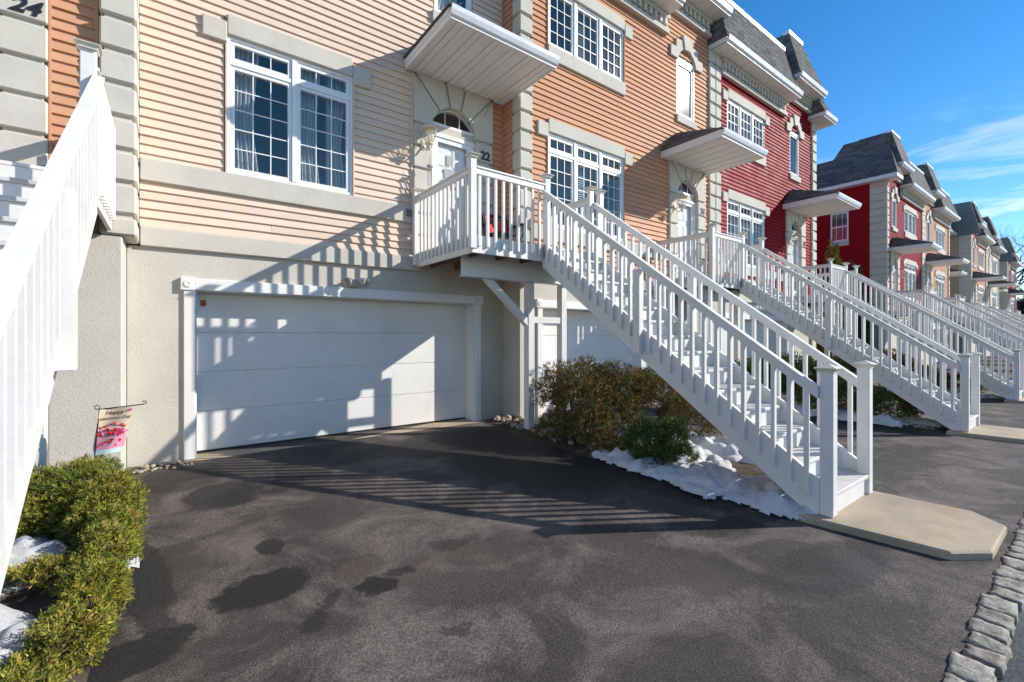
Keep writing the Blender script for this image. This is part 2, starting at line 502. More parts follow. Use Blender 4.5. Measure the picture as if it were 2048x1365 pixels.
def text_geo(txt, size, depth, shear=0.0, bold=0.0):
    cu = bpy.data.curves.new('lettering', 'FONT')
    cu.body = txt; cu.size = size; cu.extrude = depth; cu.shear = shear; cu.offset = bold
    cu.align_x = 'CENTER'; cu.align_y = 'CENTER'; cu.resolution_u = 3
    o = bpy.data.objects.new('lettering', cu); COL.objects.link(o)
    dg = bpy.context.evaluated_depsgraph_get()
    me = bpy.data.meshes.new_from_object(o.evaluated_get(dg))
    v = [tuple(p.co) for p in me.vertices]; f = [tuple(p.vertices) for p in me.polygons]
    bpy.data.objects.remove(o); bpy.data.meshes.remove(me); bpy.data.curves.remove(cu)
    return v, f

def lettering(name, parent, txt, size, x, y, z, m, shear=0.0, bold=0.0, depth=0.006, tilt=0.0):
    v, f = text_geo(txt, size, depth, shear, bold)
    ct, st = math.cos(tilt), math.sin(tilt)
    G = Geo().add([(x + p[0] * ct - p[1] * st, y - p[2], z + p[1] * ct + p[0] * st) for p in v], f)
    return G.build(name, m, parent, (x, y, z))

# ------------------------------------------------------------------ setting: ground, drive, road, kerb
def sheet(name, m, x0, x1, nx, y0, y1, ny, zf, kind='structure'):
    v = []; f = []
    for j in range(ny + 1):
        y = y0 + (y1 - y0) * j / ny
        for i in range(nx + 1):
            x = x0 + (x1 - x0) * i / nx
            v.append((x, y, zf(x, y)))
    for j in range(ny):
        for i in range(nx):
            a = j * (nx + 1) + i
            f.append((a, a + 1, a + nx + 2, a + nx + 1))
    o = add(name, mesh(name, v, f, m, True))
    o['kind'] = kind
    return o

sheet('ground', 'grass', -900, 1500, 2, -900, 1500, 2, lambda x, y: -0.42)
sheet('road', 'road', -40, 140, 90, -7.5, 0.33, 8, lambda x, y: g(x, 0) - 0.045)
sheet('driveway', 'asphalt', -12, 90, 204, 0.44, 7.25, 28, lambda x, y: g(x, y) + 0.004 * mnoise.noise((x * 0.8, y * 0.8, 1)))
sheet('joint', 'soil', -12, 90, 102, 0.30, 0.52, 2, lambda x, y: g(x, 0.4) - 0.05)
sheet('yard', 'grass', 17.9, 28, 20, 1.2, 22, 30, lambda x, y: g(x, min(y, 7)) + 0.02 + 0.02 * mnoise.noise((x, y, 4)))

def pad(x0, x1, y0, y1, dz, name='pavement'):
    poly = [(x0 - 0.02, y1), (x0 + 0.09, y0 + 0.17), (x0 + 0.33, y0), (x1 - 0.16, y0), (x1 + 0.05, y0 + 0.21), (x1 - 0.02, y1)]
    n = len(poly)
    zt, zb = dz + 0.1, dz - 0.02
    ins = 0.012
    cx, cy = (x0 + x1) / 2, (y0 + y1) / 2
    v = [(p[0], p[1], zb) for p in poly] + [(p[0], p[1], zt - ins) for p in poly]
    v += [(p[0] + (ins if p[0] < cx else -ins), p[1] + (ins if p[1] < cy else -ins), zt) for p in poly]
    f = [tuple(range(2 * n, 3 * n))]
    for k in range(2):
        f += [(k * n + i, k * n + (i + 1) % n, (k + 1) * n + (i + 1) % n, (k + 1) * n + i) for i in range(n)]
    o = add(name, fix(mesh(name, v, f, 'concrete')))
    o['kind'] = 'structure'
    return o

DX = {24: -5.82, 22: 0.0, 20: 5.80, 18: 12.3}
DZ = {24: 0.0, 22: 0.0, 20: -0.045, 18: -0.10}
pad(4.22, 5.42, 0.50, 1.62, 0.0)
for k in (20, 18):
    pad(4.22 + DX[k], 5.42 + DX[k], 0.50, 1.62, DZ[k])

def lump(rx, ry, rz, seed, sub=2, amp=0.18):
    bm = bmesh.new()
    bmesh.ops.create_icosphere(bm, subdivisions=sub, radius=1)
    off = Vector((seed * 3.1, seed * 1.7, seed * 0.9))
    for v in bm.verts:
        p = v.co.normalized()
        k = 1 + amp * mnoise.noise(p * 1.6 + off)
        v.co = Vector((p.x * rx, p.y * ry, p.z * rz)) * k
    return bm

def sett(seed, lx, ly, lz):
    r = random.Random(seed)
    bm = bmesh.new()
    bmesh.ops.create_cube(bm, size=1)
    bmesh.ops.subdivide_edges(bm, edges=bm.edges, cuts=4, use_grid_fill=True)
    off = Vector((seed * 2.3, seed * 1.1, 0))
    for v in bm.verts:
        p = v.co.copy()
        q = p.normalized() * 0.62
        p = p * 0.93 + q * 0.07
        n_ = mnoise.noise_vector(p * 2.6 + off) * 0.09 + mnoise.noise_vector(p * 7 + off) * 0.035
        v.co = Vector(((p.x + n_.x) * lx, (p.y + n_.y) * ly, (p.z + n_.z) * lz))
    me = bpy.data.meshes.new('kerb_stone'); bm.to_mesh(me); bm.free()
    me.materials.append(M['cobble']); me.shade_smooth()
    return me
kerb = add('kerb', mesh('kerb', *box_geo(-3, 30, 0.33, 0.44, -0.22, -0.02), 'soil')); kerb['kind'] = 'structure'
x = 2.2; k = 0
setts = [sett(i, 1, 1, 1) for i in range(9)]
while x < 9.5:
    L = random.uniform(0.13, 0.215)
    o = add('kerb_stone', setts[k % 9], (x + L / 2, 0.385 + random.uniform(-0.012, 0.012), g(x, 0) - 0.055), kerb,
            rot=(0, 0, random.uniform(-0.09, 0.09)), scale=((L - 0.020) * 1.0, random.uniform(0.125, 0.145) * 1.05, 0.13))
    x += L; k += 1

# ------------------------------------------------------------------ house pieces
EXP = 0.106
def plank_mesh(m):
    key = ('plank', m)
    if key not in CACHE:
        d = 0.030
        prof = [(0.012, 0), (-d, 0), (-d - 0.001, 0.004), (-0.007, EXP), (0.012, EXP)]
        v, f = prism_yz(prof, 0, 1)
        CACHE[key] = fix(mesh('siding_plank', v, f, m))
    return CACHE[key]

def spans(x0, x1, z0, z1, holes):
    cuts = sorted((max(x0, h[0]), min(x1, h[1])) for h in holes if h[2] <= z0 + 0.03 and h[3] >= z1 - 0.03 and h[1] > x0 and h[0] < x1)
    out = []; a = x0
    for c in cuts:
        if c[0] > a + 0.01: out.append((a, c[0]))
        a = max(a, c[1])
    if x1 > a + 0.01: out.append((a, x1))
    return out

def siding(parent, m, x0, x1, z0, z1, y, holes, joined=False):
    G = Geo(); z = z0
    while z < z1 - 0.02:
        for (a, b) in spans(x0, x1, z, z + EXP, holes):
            if joined:
                d = 0.03
                v, f = prism_yz([(y + 0.012, z), (y - d, z), (y - 0.007, z + EXP), (y + 0.012, z + EXP)], a, b)
                G.add(v, f)
            else:
                # long courses are made of two lengths butted at a random seam
                seam = None
                if b - a > 2.4 and R() < 0.6: seam = a + (b - a) * random.uniform(0.25, 0.75)
                for (p, q) in ([(a, b)] if seam is None else [(a, seam - 0.0015), (seam + 0.0015, b)]):
                    add('siding_plank', plank_mesh(m), (p, y + random.uniform(-0.0015, 0.0015), z), parent, scale=(q - p, 1, 1))
        z += EXP
    if joined: G.build('siding', m, parent, kind='stuff', recalc=True)

def holed_wall(parent, name, m, x0, x1, z0, z1, y0, y1, holes):
    xs = sorted({x0, x1, *[min(max(h[i], x0), x1) for h in holes for i in (0, 1)]})
    zs = sorted({z0, z1, *[min(max(h[i], z0), z1) for h in holes for i in (2, 3)]})
    G = Geo()
    for i in range(len(xs) - 1):
        run = None
        for j in range(len(zs) - 1):
            cx, cz = (xs[i] + xs[i + 1]) / 2, (zs[j] + zs[j + 1]) / 2
            solid = not any(h[0] < cx < h[1] and h[2] < cz < h[3] for h in holes)
            if solid: run = (run[0], zs[j + 1]) if run else (zs[j], zs[j + 1])
            if (not solid or j == len(zs) - 2) and run:
                G.box(xs[i], xs[i + 1], y0, y1, run[0], run[1]); run = None
    return G.build(name, m, parent)

def quoins(parent, x0, x1, yf, yb, z0, z1, side=None, joined=False, base=0.23, core=True):
    """a pier of stone blocks with recessed joints; the first block is the short base block"""
    gr = 0.048; pitch = 0.342; rec = 0.040
    if core:
        box('pier_core', 'stone', parent, x0 + rec, x1 - rec, yf + rec, yb, z0, z1)
    G = Geo(); z = z0; first = True
    while z < z1 - 0.05:
        h = base if first else pitch
        t = min(z + h - gr, z1)
        if joined: G.box(x0, x1, yf, yb - 0.004, z, t)
        else: box('quoin_block', 'stone', parent, x0, x1, yf, yb - 0.004, z, t, 0.018)
        z += h; first = False
    if joined: G.build('quoin_blocks', 'stone', parent, kind='stuff')

def pane(parent, x0, x1, z0, z1, y, jitter=0.0015, m='glass'):
    me = mesh('pane', [(-(x1 - x0) / 2, 0, -(z1 - z0) / 2), ((x1 - x0) / 2, 0, -(z1 - z0) / 2), ((x1 - x0) / 2, 0, (z1 - z0) / 2), (-(x1 - x0) / 2, 0, (z1 - z0) / 2)], [(0, 1, 2, 3)], m)
    return add('pane', me, ((x0 + x1) / 2, y, (z0 + z1) / 2), parent, rot=(random.uniform(-jitter, jitter), 0, random.uniform(-jitter, jitter)))

def grid(parent, x0, x1, z0, z1, y, nx, ny):
    G = Geo(); w = 0.0065
    for i in range(1, nx):
        c = x0 + (x1 - x0) * i / nx
        G.box(c - w, c + w, y, y + 0.012, z0, z1)
    for j in range(1, ny):
        c = z0 + (z1 - z0) * j / ny
        G.box(x0, x1, y + 0.0015, y + 0.0135, c - w, c + w)
    if G.v: G.build('muntin_grid', 'vinyl', parent)

def sash(parent, x0, x1, z0, z1, y, nx, ny, lo=False):
    fw = 0.045
    G = Geo()
    G.box(x0, x0 + fw, y, y + 0.05, z0, z1); G.box(x1 - fw, x1, y, y + 0.05, z0, z1)
    G.box(x0 + fw, x1 - fw, y, y + 0.05, z0, z0 + fw); G.box(x0 + fw, x1 - fw, y, y + 0.05, z1 - fw, z1)
    G.build('sash', 'vinyl', parent)
    pane(parent, x0 + fw - 0.004, x1 - fw + 0.004, z0 + fw - 0.004, z1 - fw + 0.004, y + 0.03)
    if not lo or nx * ny <= 15: grid(parent, x0 + fw, x1 - fw, z0 + fw, z1 - fw, y + 0.012, nx, ny)

def drape(parent, x0, x1, z0, z1, y, folds=4):
    n = folds * 6; v = []; f = []
    for i in range(n + 1):
        t = i / n; x = x0 + (x1 - x0) * t
        d = 0.03 * math.sin(t * folds * 2 * math.pi) + 0.012 * math.sin(t * 17)
        pinch = (x0 - x) * 0.25
        v += [(x + pinch * 0.0, y + d, z0), (x + pinch, y + d * 0.7, z0 + (z1 - z0) * 0.45), (x, y + d, z1)]
    for i in range(n):
        for r in range(2):
            a = i * 3 + r
            f.append((a, a + 3, a + 4, a + 1))
    Geo().add(v, f).build('curtain', 'curtain', parent, smooth=True, recalc=False)

def blinds(parent, x0, x1, z0, z1, y):
    G = Geo(); z = z0
    while z < z1:
        G.add([(x0, y, z), (x1, y, z), (x1, y + 0.025, z + 0.03), (x0, y + 0.025, z + 0.03)], [(0, 1, 2, 3)])
        z += 0.045
    G.build('blind', 'blind', parent, recalc=False)

def window(parent, x0, x1, z0, z1, y, ncol, ztr, nx, ny, dress='curtain', lo=False):
    """bank of casements with optional transom lights above z=ztr; y is the face of the frame"""
    fw = 0.035; mul = 0.06
    W = (x1 - x0 - 2 * fw - mul * (ncol - 1)) / ncol
    G = Geo()
    G.box(x0, x0 + fw, y, y + 0.10, z0, z1); G.box(x1 - fw, x1, y, y + 0.10, z0, z1)
    G.box(x0 + fw, x1 - fw, y + 0.002, y + 0.098, z0, z0 + fw); G.box(x0 + fw, x1 - fw, y + 0.002, y + 0.098, z1 - fw, z1)
    for i in range(1, ncol):
        a = x0 + fw + i * W + (i - 1) * mul
        G.box(a, a + mul, y - 0.006, y + 0.09, z0 + fw, z1 - fw)
    if ztr:
        for i in range(ncol):
            a = x0 + fw + i * (W + mul)
            G.box(a, a + W, y + 0.004, y + 0.09, ztr - 0.025, ztr + 0.025)
    w = G.build('window', 'vinyl', parent, ((x0 + x1) / 2, y, z0))
    for i in range(ncol):
        a = x0 + fw + i * (W + mul) + 0.004; b = a + W - 0.008
        zt = (ztr - 0.028) if ztr else (z1 - fw - 0.003)
        sash(w, a, b, z0 + fw + 0.003, zt, y + 0.018, nx, ny, lo)
        if ztr: sash(w, a, b, ztr + 0.028, z1 - fw - 0.003, y + 0.018, nx, 1, lo)
        if dress == 'curtain':
            drape(w, a, a + W * 0.48, z0, z1, y + 0.18, 6)
            if i == ncol - 1: drape(w, b - W * 0.40, b, z0, z1, y + 0.20, 5)
        elif dress == 'blind' and i == 1:
            blinds(w, a, b - W * 0.35, z0, z1, y + 0.16)
    return w

def stone_box(parent, name, x0, x1, y0, y1, z0, z1, b=0.010): return box(name, 'stone', parent, x0, x1, y0, y1, z0, z1, b)

def lintel(parent, x0, x1, zb, y):
    stone_box(parent, 'lintel', x0, x1, y, y + 0.10, zb, zb + 0.255)
    stone_box(parent, 'lintel_ear', x0 - 0.26, x0 - 0.003, y - 0.003, y + 0.10, zb - 0.11, zb + 0.15)
    stone_box(parent, 'lintel_ear', x1 + 0.003, x1 + 0.26, y - 0.003, y + 0.10, zb - 0.11, zb + 0.15)

def arc_pts(cx, hw, zs, rise, n=14):
    Rr = (hw * hw + rise * rise) / (2 * rise); cz = zs + rise - Rr
    a = math.atan2(hw, zs - cz)
    return [(cx + Rr * math.sin(-a + 2 * a * i / n), cz + Rr * math.cos(-a + 2 * a * i / n)) for i in range(n + 1)], (cx, cz, Rr, a)

def arched_light(parent, cx, hw, zs, rise, y, name='fanlight', bars=2, z0=None):
    """arched window head: frame ring, glass and glazing bars"""
    pts, (ax, az, Rr, a) = arc_pts(cx, hw, zs, rise)
    fw = 0.028
    inn, _ = arc_pts(cx, hw - fw, zs + fw, rise - fw * 1.6)
    zb = zs if z0 is None else z0
    G = Geo()
    v = [(p[0], y, p[1]) for p in pts] + [(p[0], y, p[1]) for p in inn] + [(p[0], y + 0.06, p[1]) for p in pts] + [(p[0], y + 0.06, p[1]) for p in inn]
    n = len(pts); f = []
    for i in range(n - 1):
        f += [(i, i + 1, n + i + 1, n + i), (n + i, n + i + 1, 3 * n + i + 1, 3 * n + i), (2 * n + i, 2 * n + i + 1, i + 1, i)]
    G.add(v, f)
    if z0 is None:
        G.box(cx - hw, cx + hw, y - 0.004, y + 0.06, zs - 0.02, zs + fw)
    o = G.build(name, 'vinyl', parent, (cx, y, zs))
    gp = [(cx - hw + fw, zs + fw)] if z0 is None else []
    poly = [(p[0], y + 0.03, p[1]) for p in inn]
    me = Geo().add(poly, [tuple(range(len(poly)))]).build('pane', 'glass', o, (cx, y + 0.03, zs), recalc=False)
    H = Geo()
    for k in range(bars):
        bx = cx - hw + (k + 1) * 2 * hw / (bars + 1)
        top = az + math.sqrt(max(0.0, Rr * Rr - (bx - cx) ** 2)) - fw
        H.box(bx - 0.007, bx + 0.007, y + 0.012, y + 0.026, zs + fw * 0.6, top)
    H.build('muntin_grid', 'vinyl', o)
    return o

def voussoirs(parent, cx, hw, zs, rise, xl, xr, ztop, zlow, y0, y1, angs):
    """stone arch over an opening, cut into wedge blocks with open joints"""
    pts, (ax, az, Rr, a) = arc_pts(cx, hw, zs, rise, 24)
    gap = 0.022
    cuts = sorted([-t for t in angs] + list(angs))
    def on_arc(t): return (ax + Rr * math.sin(t), az + Rr * math.cos(t))
    def on_top(t): return (ax + (ztop - az) * math.tan(t), ztop)
    def sh(p, d): return (p[0] + d, p[1])
    bounds = [None] + cuts + [None]
    for i in range(len(bounds) - 1):
        l, r = bounds[i], bounds[i + 1]
        if l is None:
            arc = [on_arc(-a + (r + a) * k / 4) for k in range(5)]
            poly = [(xl, zlow), (cx - hw, zlow)] + arc[:-1] + [sh(arc[-1], -gap), sh(on_top(r), -gap), (xl, ztop)]
        elif r is None:
            arc = [on_arc(l + (a - l) * k / 4) for k in range(5)]
            poly = [sh(arc[0], gap)] + arc[1:] + [(cx + hw, zlow), (xr, zlow), (xr, ztop), sh(on_top(l), gap)]
        else:
            arc = [on_arc(l + (r - l) * k / 3) for k in range(4)]
            poly = [sh(arc[0], gap)] + arc[1:-1] + [sh(arc[-1], -gap), sh(on_top(r), -gap), sh(on_top(l), gap)]
        Geo().add(*prism_xz(poly, y0, y1)).build('arch_block', 'stone', parent, (cx, y0, zs))
    # recessed backing seen in the joints
    poly = [(xl + 0.01, zlow + 0.01)] + [(cx - hw - 0.01, zlow + 0.01)] + [(p[0], p[1] + 0.012) for p in pts] + [(cx + hw + 0.01, zlow + 0.01), (xr - 0.01, zlow + 0.01), (xr - 0.01, ztop - 0.01), (xl + 0.01, ztop - 0.01)]
    Geo().add(*prism_xz(poly, y0 + 0.038, y1 - 0.004)).build('arch_backing', 'stone', parent, (cx, y0, zs))

def door_surround(parent, xl, xr, zfloor, ztop, y, num=None, num_shear=0.0, lo=False):
    """quoined stone portal, arched fanlight, storm door; y is the face of the wall siding"""
    pw = 0.335; yf = y - 0.075; cx = (xl + xr) / 2
    zs = zfloor + 2.20; rise = 0.30; hw = (xr - xl) / 2 - pw - 0.0
    zlow = zs - 0.10
    for s in (0, 1):
        a, b = (xl, xl + pw) if s == 0 else (xr - pw, xr)
        box('pier_core', 'stone', parent, a + 0.03, b - 0.03, yf + 0.038, y + 0.02, zfloor, zlow)
        z = zlow
        while z > zfloor + 0.05:
            t = z - 0.045; bz = max(zfloor, z - 0.36)
            box('quoin_block', 'stone', parent, a, b, yf, y + 0.016, bz, t, 0.012)
            z -= 0.36
    voussoirs(parent, cx, hw, zs, rise, xl, xr, ztop, zlow, yf, y + 0.02, (rad(13), rad(42)))
    arched_light(parent, cx, hw - 0.004, zs, rise - 0.006, y + 0.03, 'fanlight', 2)
    xa, xb = cx - hw + 0.003, cx + hw - 0.003
    # head panel between fanlight and door
    box('head_panel', 'stone', parent, xa, xb, y + 0.028, y + 0.10, zs - 0.14, zs - 0.022)
    zt = zs - 0.145
    G = Geo()
    G.box(xa, xa + 0.06, y + 0.0, y + 0.12, zfloor, zt); G.box(xb - 0.06, xb, y + 0.0, y + 0.12, zfloor, zt)
    G.box(xa + 0.06, xb - 0.06, y + 0.002, y + 0.12, zt - 0.06, zt)
    G.build('door_frame', 'white_trim', parent, (cx, y, zfloor))
    a, b, t = xa + 0.062, xb - 0.062, zt - 0.062
    d = Geo()
    d.box(a, b, y + 0.10, y + 0.14, zfloor + 0.02, t)
    for (u0, u1) in ((0.12, 0.46), (0.54, 0.88)):
        for (w0, w1) in ((0.06, 0.34), (0.40, 0.72), (0.78, 0.95)):
            d.box(a + (b - a) * u0, a + (b - a) * u1, y + 0.09, y + 0.101, zfloor + (t - zfloor) * w0, zfloor + (t - zfloor) * w1, 0.006)
    dd = d.build('front_door', 'vinyl', parent, (cx, y + 0.1, zfloor))
    st = Geo(); s = 0.075
    st.box(a, a + s, y + 0.022, y + 0.05, zfloor + 0.02, t); st.box(b - s, b, y + 0.022, y + 0.05, zfloor + 0.02, t)
    st.box(a + s, b - s, y + 0.024, y + 0.048, t - s, t); st.box(a + s, b - s, y + 0.024, y + 0.048, zfloor + 0.02, zfloor + 0.24)
    sd = st.build('storm_door', 'vinyl', parent, (cx, y + 0.03, zfloor))
    pane(sd, a + s, b - s, zfloor + 0.24, t - s, y + 0.034, 0.0015, 'clear_glass')
    box('handle', 'brass', sd, a + 0.02, a + 0.045, y - 0.02, y + 0.022, zfloor + 0.95, zfloor + 1.10, 0.006)
    box('door_sill', 'stone', parent, xa, xb, y - 0.03, y + 0.14, zfloor - 0.06, zfloor + 0.018, 0.006)
    if num:
        lettering('house_number', parent, num, 0.20, xr - pw / 2 + 0.01, yf - 0.004, zfloor + 1.84, 'black', num_shear, 0.006)
    return cx

def arched_window(parent, xl, xr, z0, zs, y):
    """tall narrow window with arched head, stepped keystone hood and stone sill"""
    cx = (xl + xr) / 2; hw = (xr - xl) / 2
    rise = 0.26; yf = y - 0.075
    G = Geo(); fw = 0.035
    G.box(xl, xl + fw, y - 0.02, y + 0.08, z0, zs); G.box(xr - fw, xr, y - 0.02, y + 0.08, z0, zs)
    G.box(xl + fw, xr - fw, y - 0.018, y + 0.078, z0, z0 + fw); G.box(xl + fw, xr - fw, y - 0.018, y + 0.078, zs - 0.06, zs)
    w = G.build('window', 'vinyl', parent, (cx, y, z0))
    sash(w, xl + fw + 0.003, xr - fw - 0.003, z0 + fw + 0.003, zs - 0.063, y + 0.0, 1, 1)
    grid(w, xl + fw + 0.05, xr - fw - 0.05, z0 + 0.09, zs - 0.11, y + 0.012, 3, 3) if False else None
    drape(w, xl + 0.05, xr - 0.05, z0, z0 + 0.55, y + 0.2, 6)
    arched_light(parent, cx, hw, zs, rise, y - 0.02, 'fanlight', 1)
    stone_box(parent, 'sill', xl - 0.05, xr + 0.05, yf, y + 0.02, z0 - 0.19, z0 - 0.003)
    pts, (ax, az, Rr, a) = arc_pts(cx, hw, zs, rise, 12)
    kw = 0.19
    def zarc(x): return az + math.sqrt(max(0, Rr * Rr - (x - cx) ** 2))
    for s in (-1, 1):
        arc = [(cx + s * (kw * 0.72 + 0.012 + (hw - kw * 0.72 - 0.012) * k / 5), 0) for k in range(6)]
        arc = [(p[0], zarc(p[0]) + 0.004) for p in arc]
        poly = arc + [(cx + s * hw, zs - 0.05), (cx + s * (hw + 0.30), zs - 0.05), (cx + s * (hw + 0.30), zs + 0.20), (cx + s * (hw + 0.08), zs + 0.20),
                      (cx + s * (hw + 0.08), zs + 0.42), (cx + s * (kw * 1.05 + 0.012), zs + 0.42)]
        Geo().add(*prism_xz(poly, yf, y + 0.02)).build('hood_block', 'stone', parent, (cx, yf, zs))
    b = kw * 0.72
    poly = [(cx - b, zarc(cx - b) - 0.01), (cx, zarc(cx) - 0.01), (cx + b, zarc(cx + b) - 0.01), (cx + kw * 1.1, zs + 0.56), (cx - kw * 1.1, zs + 0.56)]
    Geo().add(*prism_xz(poly, yf - 0.03, y + 0.02)).build('keystone', 'stone', parent, (cx, yf, zs))

def shingles(G, A, B, C, D, courses, wid, thick=0.012):
    """butted shingles over the quad A-B (eave) to D-C (top); each one stands proud of the course above it"""
    A, B, C, D = map(Vector, (A, B, C, D))
    nrm = (B - A).cross(D - A).normalized()
    for j in range(courses):
        t0, t1 = j / courses, min(1.0, (j + 1.12) / courses)
        a0, b0 = A.lerp(D, t0), B.lerp(C, t0)
        a1, b1 = A.lerp(D, t1), B.lerp(C, t1)
        L = (b0 - a0).length
        n = max(1, int(L / wid))
        cuts = [0.0]
        u = (R() * 0.8 + 0.2) / n
        while u < 1 - 0.3 / n:
            cuts.append(u); u += random.uniform(0.75, 1.25) / n
        cuts.append(1.0)
        for i in range(len(cuts) - 1):
            u0, u1 = cuts[i] + 0.004 / max(L, 0.1), cuts[i + 1] - 0.004 / max(L, 0.1)
            if u1 <= u0: continue
            th = thick * random.uniform(0.7, 1.5)
            p = [a0.lerp(b0, u0), a0.lerp(b0, u1), a1.lerp(b1, u1), a1.lerp(b1, u0)]
            q = [p[0] + nrm * th, p[1] + nrm * th, p[2] + nrm * 0.002, p[3] + nrm * 0.002]
            k = random.uniform(0.62, 1.18)
            tint = (k * random.uniform(0.97, 1.06), k, k * random.uniform(0.93, 1.02))
            G.add(p[:2] + q, [(0, 1, 3, 2), (2, 3, 4, 5), (0, 2, 5), (1, 4, 3)], tint)
    G.add([A - nrm * .003, B - nrm * .003, C - nrm * .003, D - nrm * .003], [(0, 1, 2, 3)], (0.4, 0.4, 0.4))

def canopy(parent, xl, xr, yw, yf, z, lo=False):
    """hipped door canopy: vinyl soffit slats, fascia with gutter, shingled top"""
    fh = 0.15
    G = Geo()
    G.box(xl, xl + 0.03, yf + 0.03, yw, z, z + fh)
    G.box(xr - 0.03, xr, yf + 0.03, yw, z, z + fh)
    G.box(xl, xr, yf, yf + 0.03, z, z + fh)
    G.box(xl - 0.012, xl, yf + 0.02, yw, z + 0.075, z + fh + 0.01)
    c = G.build('canopy', 'white_trim', parent, ((xl + xr) / 2, yw, z))
    # gutter
    prof = [(yf - 0.004, z + 0.03), (yf - 0.03, z + 0.045), (yf - 0.055, z + 0.10), (yf - 0.065, z + 0.155), (yf - 0.05, z + 0.155), (yf - 0.04, z + 0.12), (yf - 0.004, z + 0.12)]
    Geo().add(*prism_yz(prof, xl - 0.01, xr + 0.01)).build('gutter', 'gutter', c)
    n = 18
    if lo:
        S_ = Geo(); w = (xr - xl - 0.06) / 9
        for i in range(9): S_.box(xl + 0.03 + i * w, xl + 0.03 + (i + 1) * w - 0.006, yf + 0.03, yw, z + 0.012, z + 0.03)
        S_.build('soffit_slats', 'soffit', c)
    else:
        w = (xr - xl - 0.06) / n
        for i in range(n):
            box('soffit_slat', 'soffit', c, xl + 0.03 + i * w, xl + 0.03 + (i + 1) * w - 0.010, yf + 0.03, yw, z + (0.008 if i % 3 else 0.020), z + 0.03)
    box('soffit_backing', 'soffit', c, xl + 0.03, xr - 0.03, yf + 0.03, yw, z + 0.031, z + 0.05)
    ze = z + fh + 0.008; zr = ze + 0.55; hx = 0.55
    ov = 0.035
    a = (xl - ov, yf - ov, ze); b = (xr + ov, yf - ov, ze); wl_ = (xl - ov, yw - 0.03, ze); wr_ = (xr + ov, yw - 0.03, ze)
    rl = (xl + hx, yw - 0.03, zr); rr = (xr - hx, yw - 0.03, zr)
    H = Geo()
    shingles(H, a, b, rr, rl, 7, 0.22)
    shingles(H, wl_, a, rl, rl, 7, 0.22)
    shingles(H, b, wr_, rr, rr, 7, 0.22)
    H.build('shingles', 'shingle', c, kind='stuff', recalc=False)
    # thick dark drip edge
    D_ = Geo(); D_.box(xl - ov, xr + ov, yf - ov, yf + 0.02, ze - 0.012, ze + 0.006); D_.box(xl - ov, xl + 0.02, yf + 0.02, yw - 0.03, ze - 0.012, ze + 0.006); D_.box(xr - 0.02, xr + ov, yf + 0.02, yw - 0.03, ze - 0.012, ze + 0.006)
    D_.build('drip_edge', 'black', c)
    return c

def mansard(parent, xl, xr, yw, ze, zt, ov=0.5, hl=0.12, hr=0.12, tl=True, tr=True, back=1.2, lo=False, plain=False):
    """one roof block: soffit, gutter, steep shingled front and sides, coping"""
    yf = yw - ov; ys = yw - 0.06; fh = 0.15
    S_ = Geo(); n = max(2, int((xr - xl) / 0.34)); w = (xr - xl) / n
    for i in range(n):
        S_.box(xl + i * w, xl + (i + 1) * w - 0.012, yf + 0.02, yw + 0.05, ze, ze + 0.02)
    r = S_.build('roof', 'soffit', parent, ((xl + xr) / 2, yw, ze))
    F = Geo()
    F.box(xl, xr, yf, yf + 0.02, ze - 0.01, ze + fh); F.box(xl, xl + 0.02, yf + 0.02, yw + back * 0.5, ze - 0.01, ze + fh); F.box(xr - 0.02, xr, yf + 0.02, yw + back * 0.5, ze - 0.01, ze + fh)
    F.box(xl + 0.02, xr - 0.02, yf + 0.02, yw + back * 0.5, ze + 0.05, ze + 0.07)
    F.build('fascia', 'white_trim', r)
    prof = [(yf - 0.003, ze + 0.02), (yf - 0.05, ze + 0.05), (yf - 0.075, ze + 0.16), (yf - 0.055, ze + 0.16), (yf - 0.045, ze + 0.11), (yf - 0.003, ze + 0.11)]
    Geo().add(*prism_yz(prof, xl - 0.005, xr + 0.005)).build('gutter', 'gutter', r)
    H = Geo()
    z0 = ze + fh; c = 8 if lo else 13
    m = 'shingle'
    shingles(H, (xl, yf - 0.01, z0), (xr, yf - 0.01, z0), (xr - hr, ys, zt), (xl + hl, ys, zt), c, 0.24)
    if tl: shingles(H, (xl, yw + back, z0), (xl, yf - 0.01, z0), (xl + hl, ys, zt), (xl + hl, yw + back, zt), c, 0.24)
    if tr: shingles(H, (xr, yf - 0.01, z0), (xr, yw + back, z0), (xr - hr, yw + back, zt), (xr - hr, ys, zt), c, 0.24)
    H.build('shingles', m, r, kind='stuff', recalc=False)
    C_ = Geo(); C_.box(xl + hl - 0.02, xr - hr + 0.02, ys - 0.03, ys + 0.16, zt - 0.02, zt + 0.09)
    C_.build('coping', 'gutter', r)
    T = Geo(); T.box(xl + hl, xr - hr, ys + 0.17, yw + back, zt - 0.05, zt + 0.03)
    T.build('roof_deck', 'grey_roof', r)
    return r

def cornice(parent, x0, x1, yw, zt, ov=0.15):
    G = Geo()
    G.box(x0, x1, yw - ov, yw + 0.02, zt - 0.10, zt - 0.003)
    G.box(x0, x1, yw - ov * 0.55, yw + 0.02, zt - 0.32, zt - 0.10)
    G.box(x0, x1, yw - ov * 0.85, yw + 0.02, zt - 0.42, zt - 0.32)
    c = G.build('cornice', 'stone', parent, ((x0 + x1) / 2, yw, zt))
    D = Geo(); x = x0 + 0.05
    while x < x1 - 0.12:
        D.box(x, x + 0.10, yw - ov * 0.92, yw - ov * 0.55 + 0.004, zt - 0.26, zt - 0.102); x += 0.19
    D.build('dentils', 'stone', c, kind='stuff')

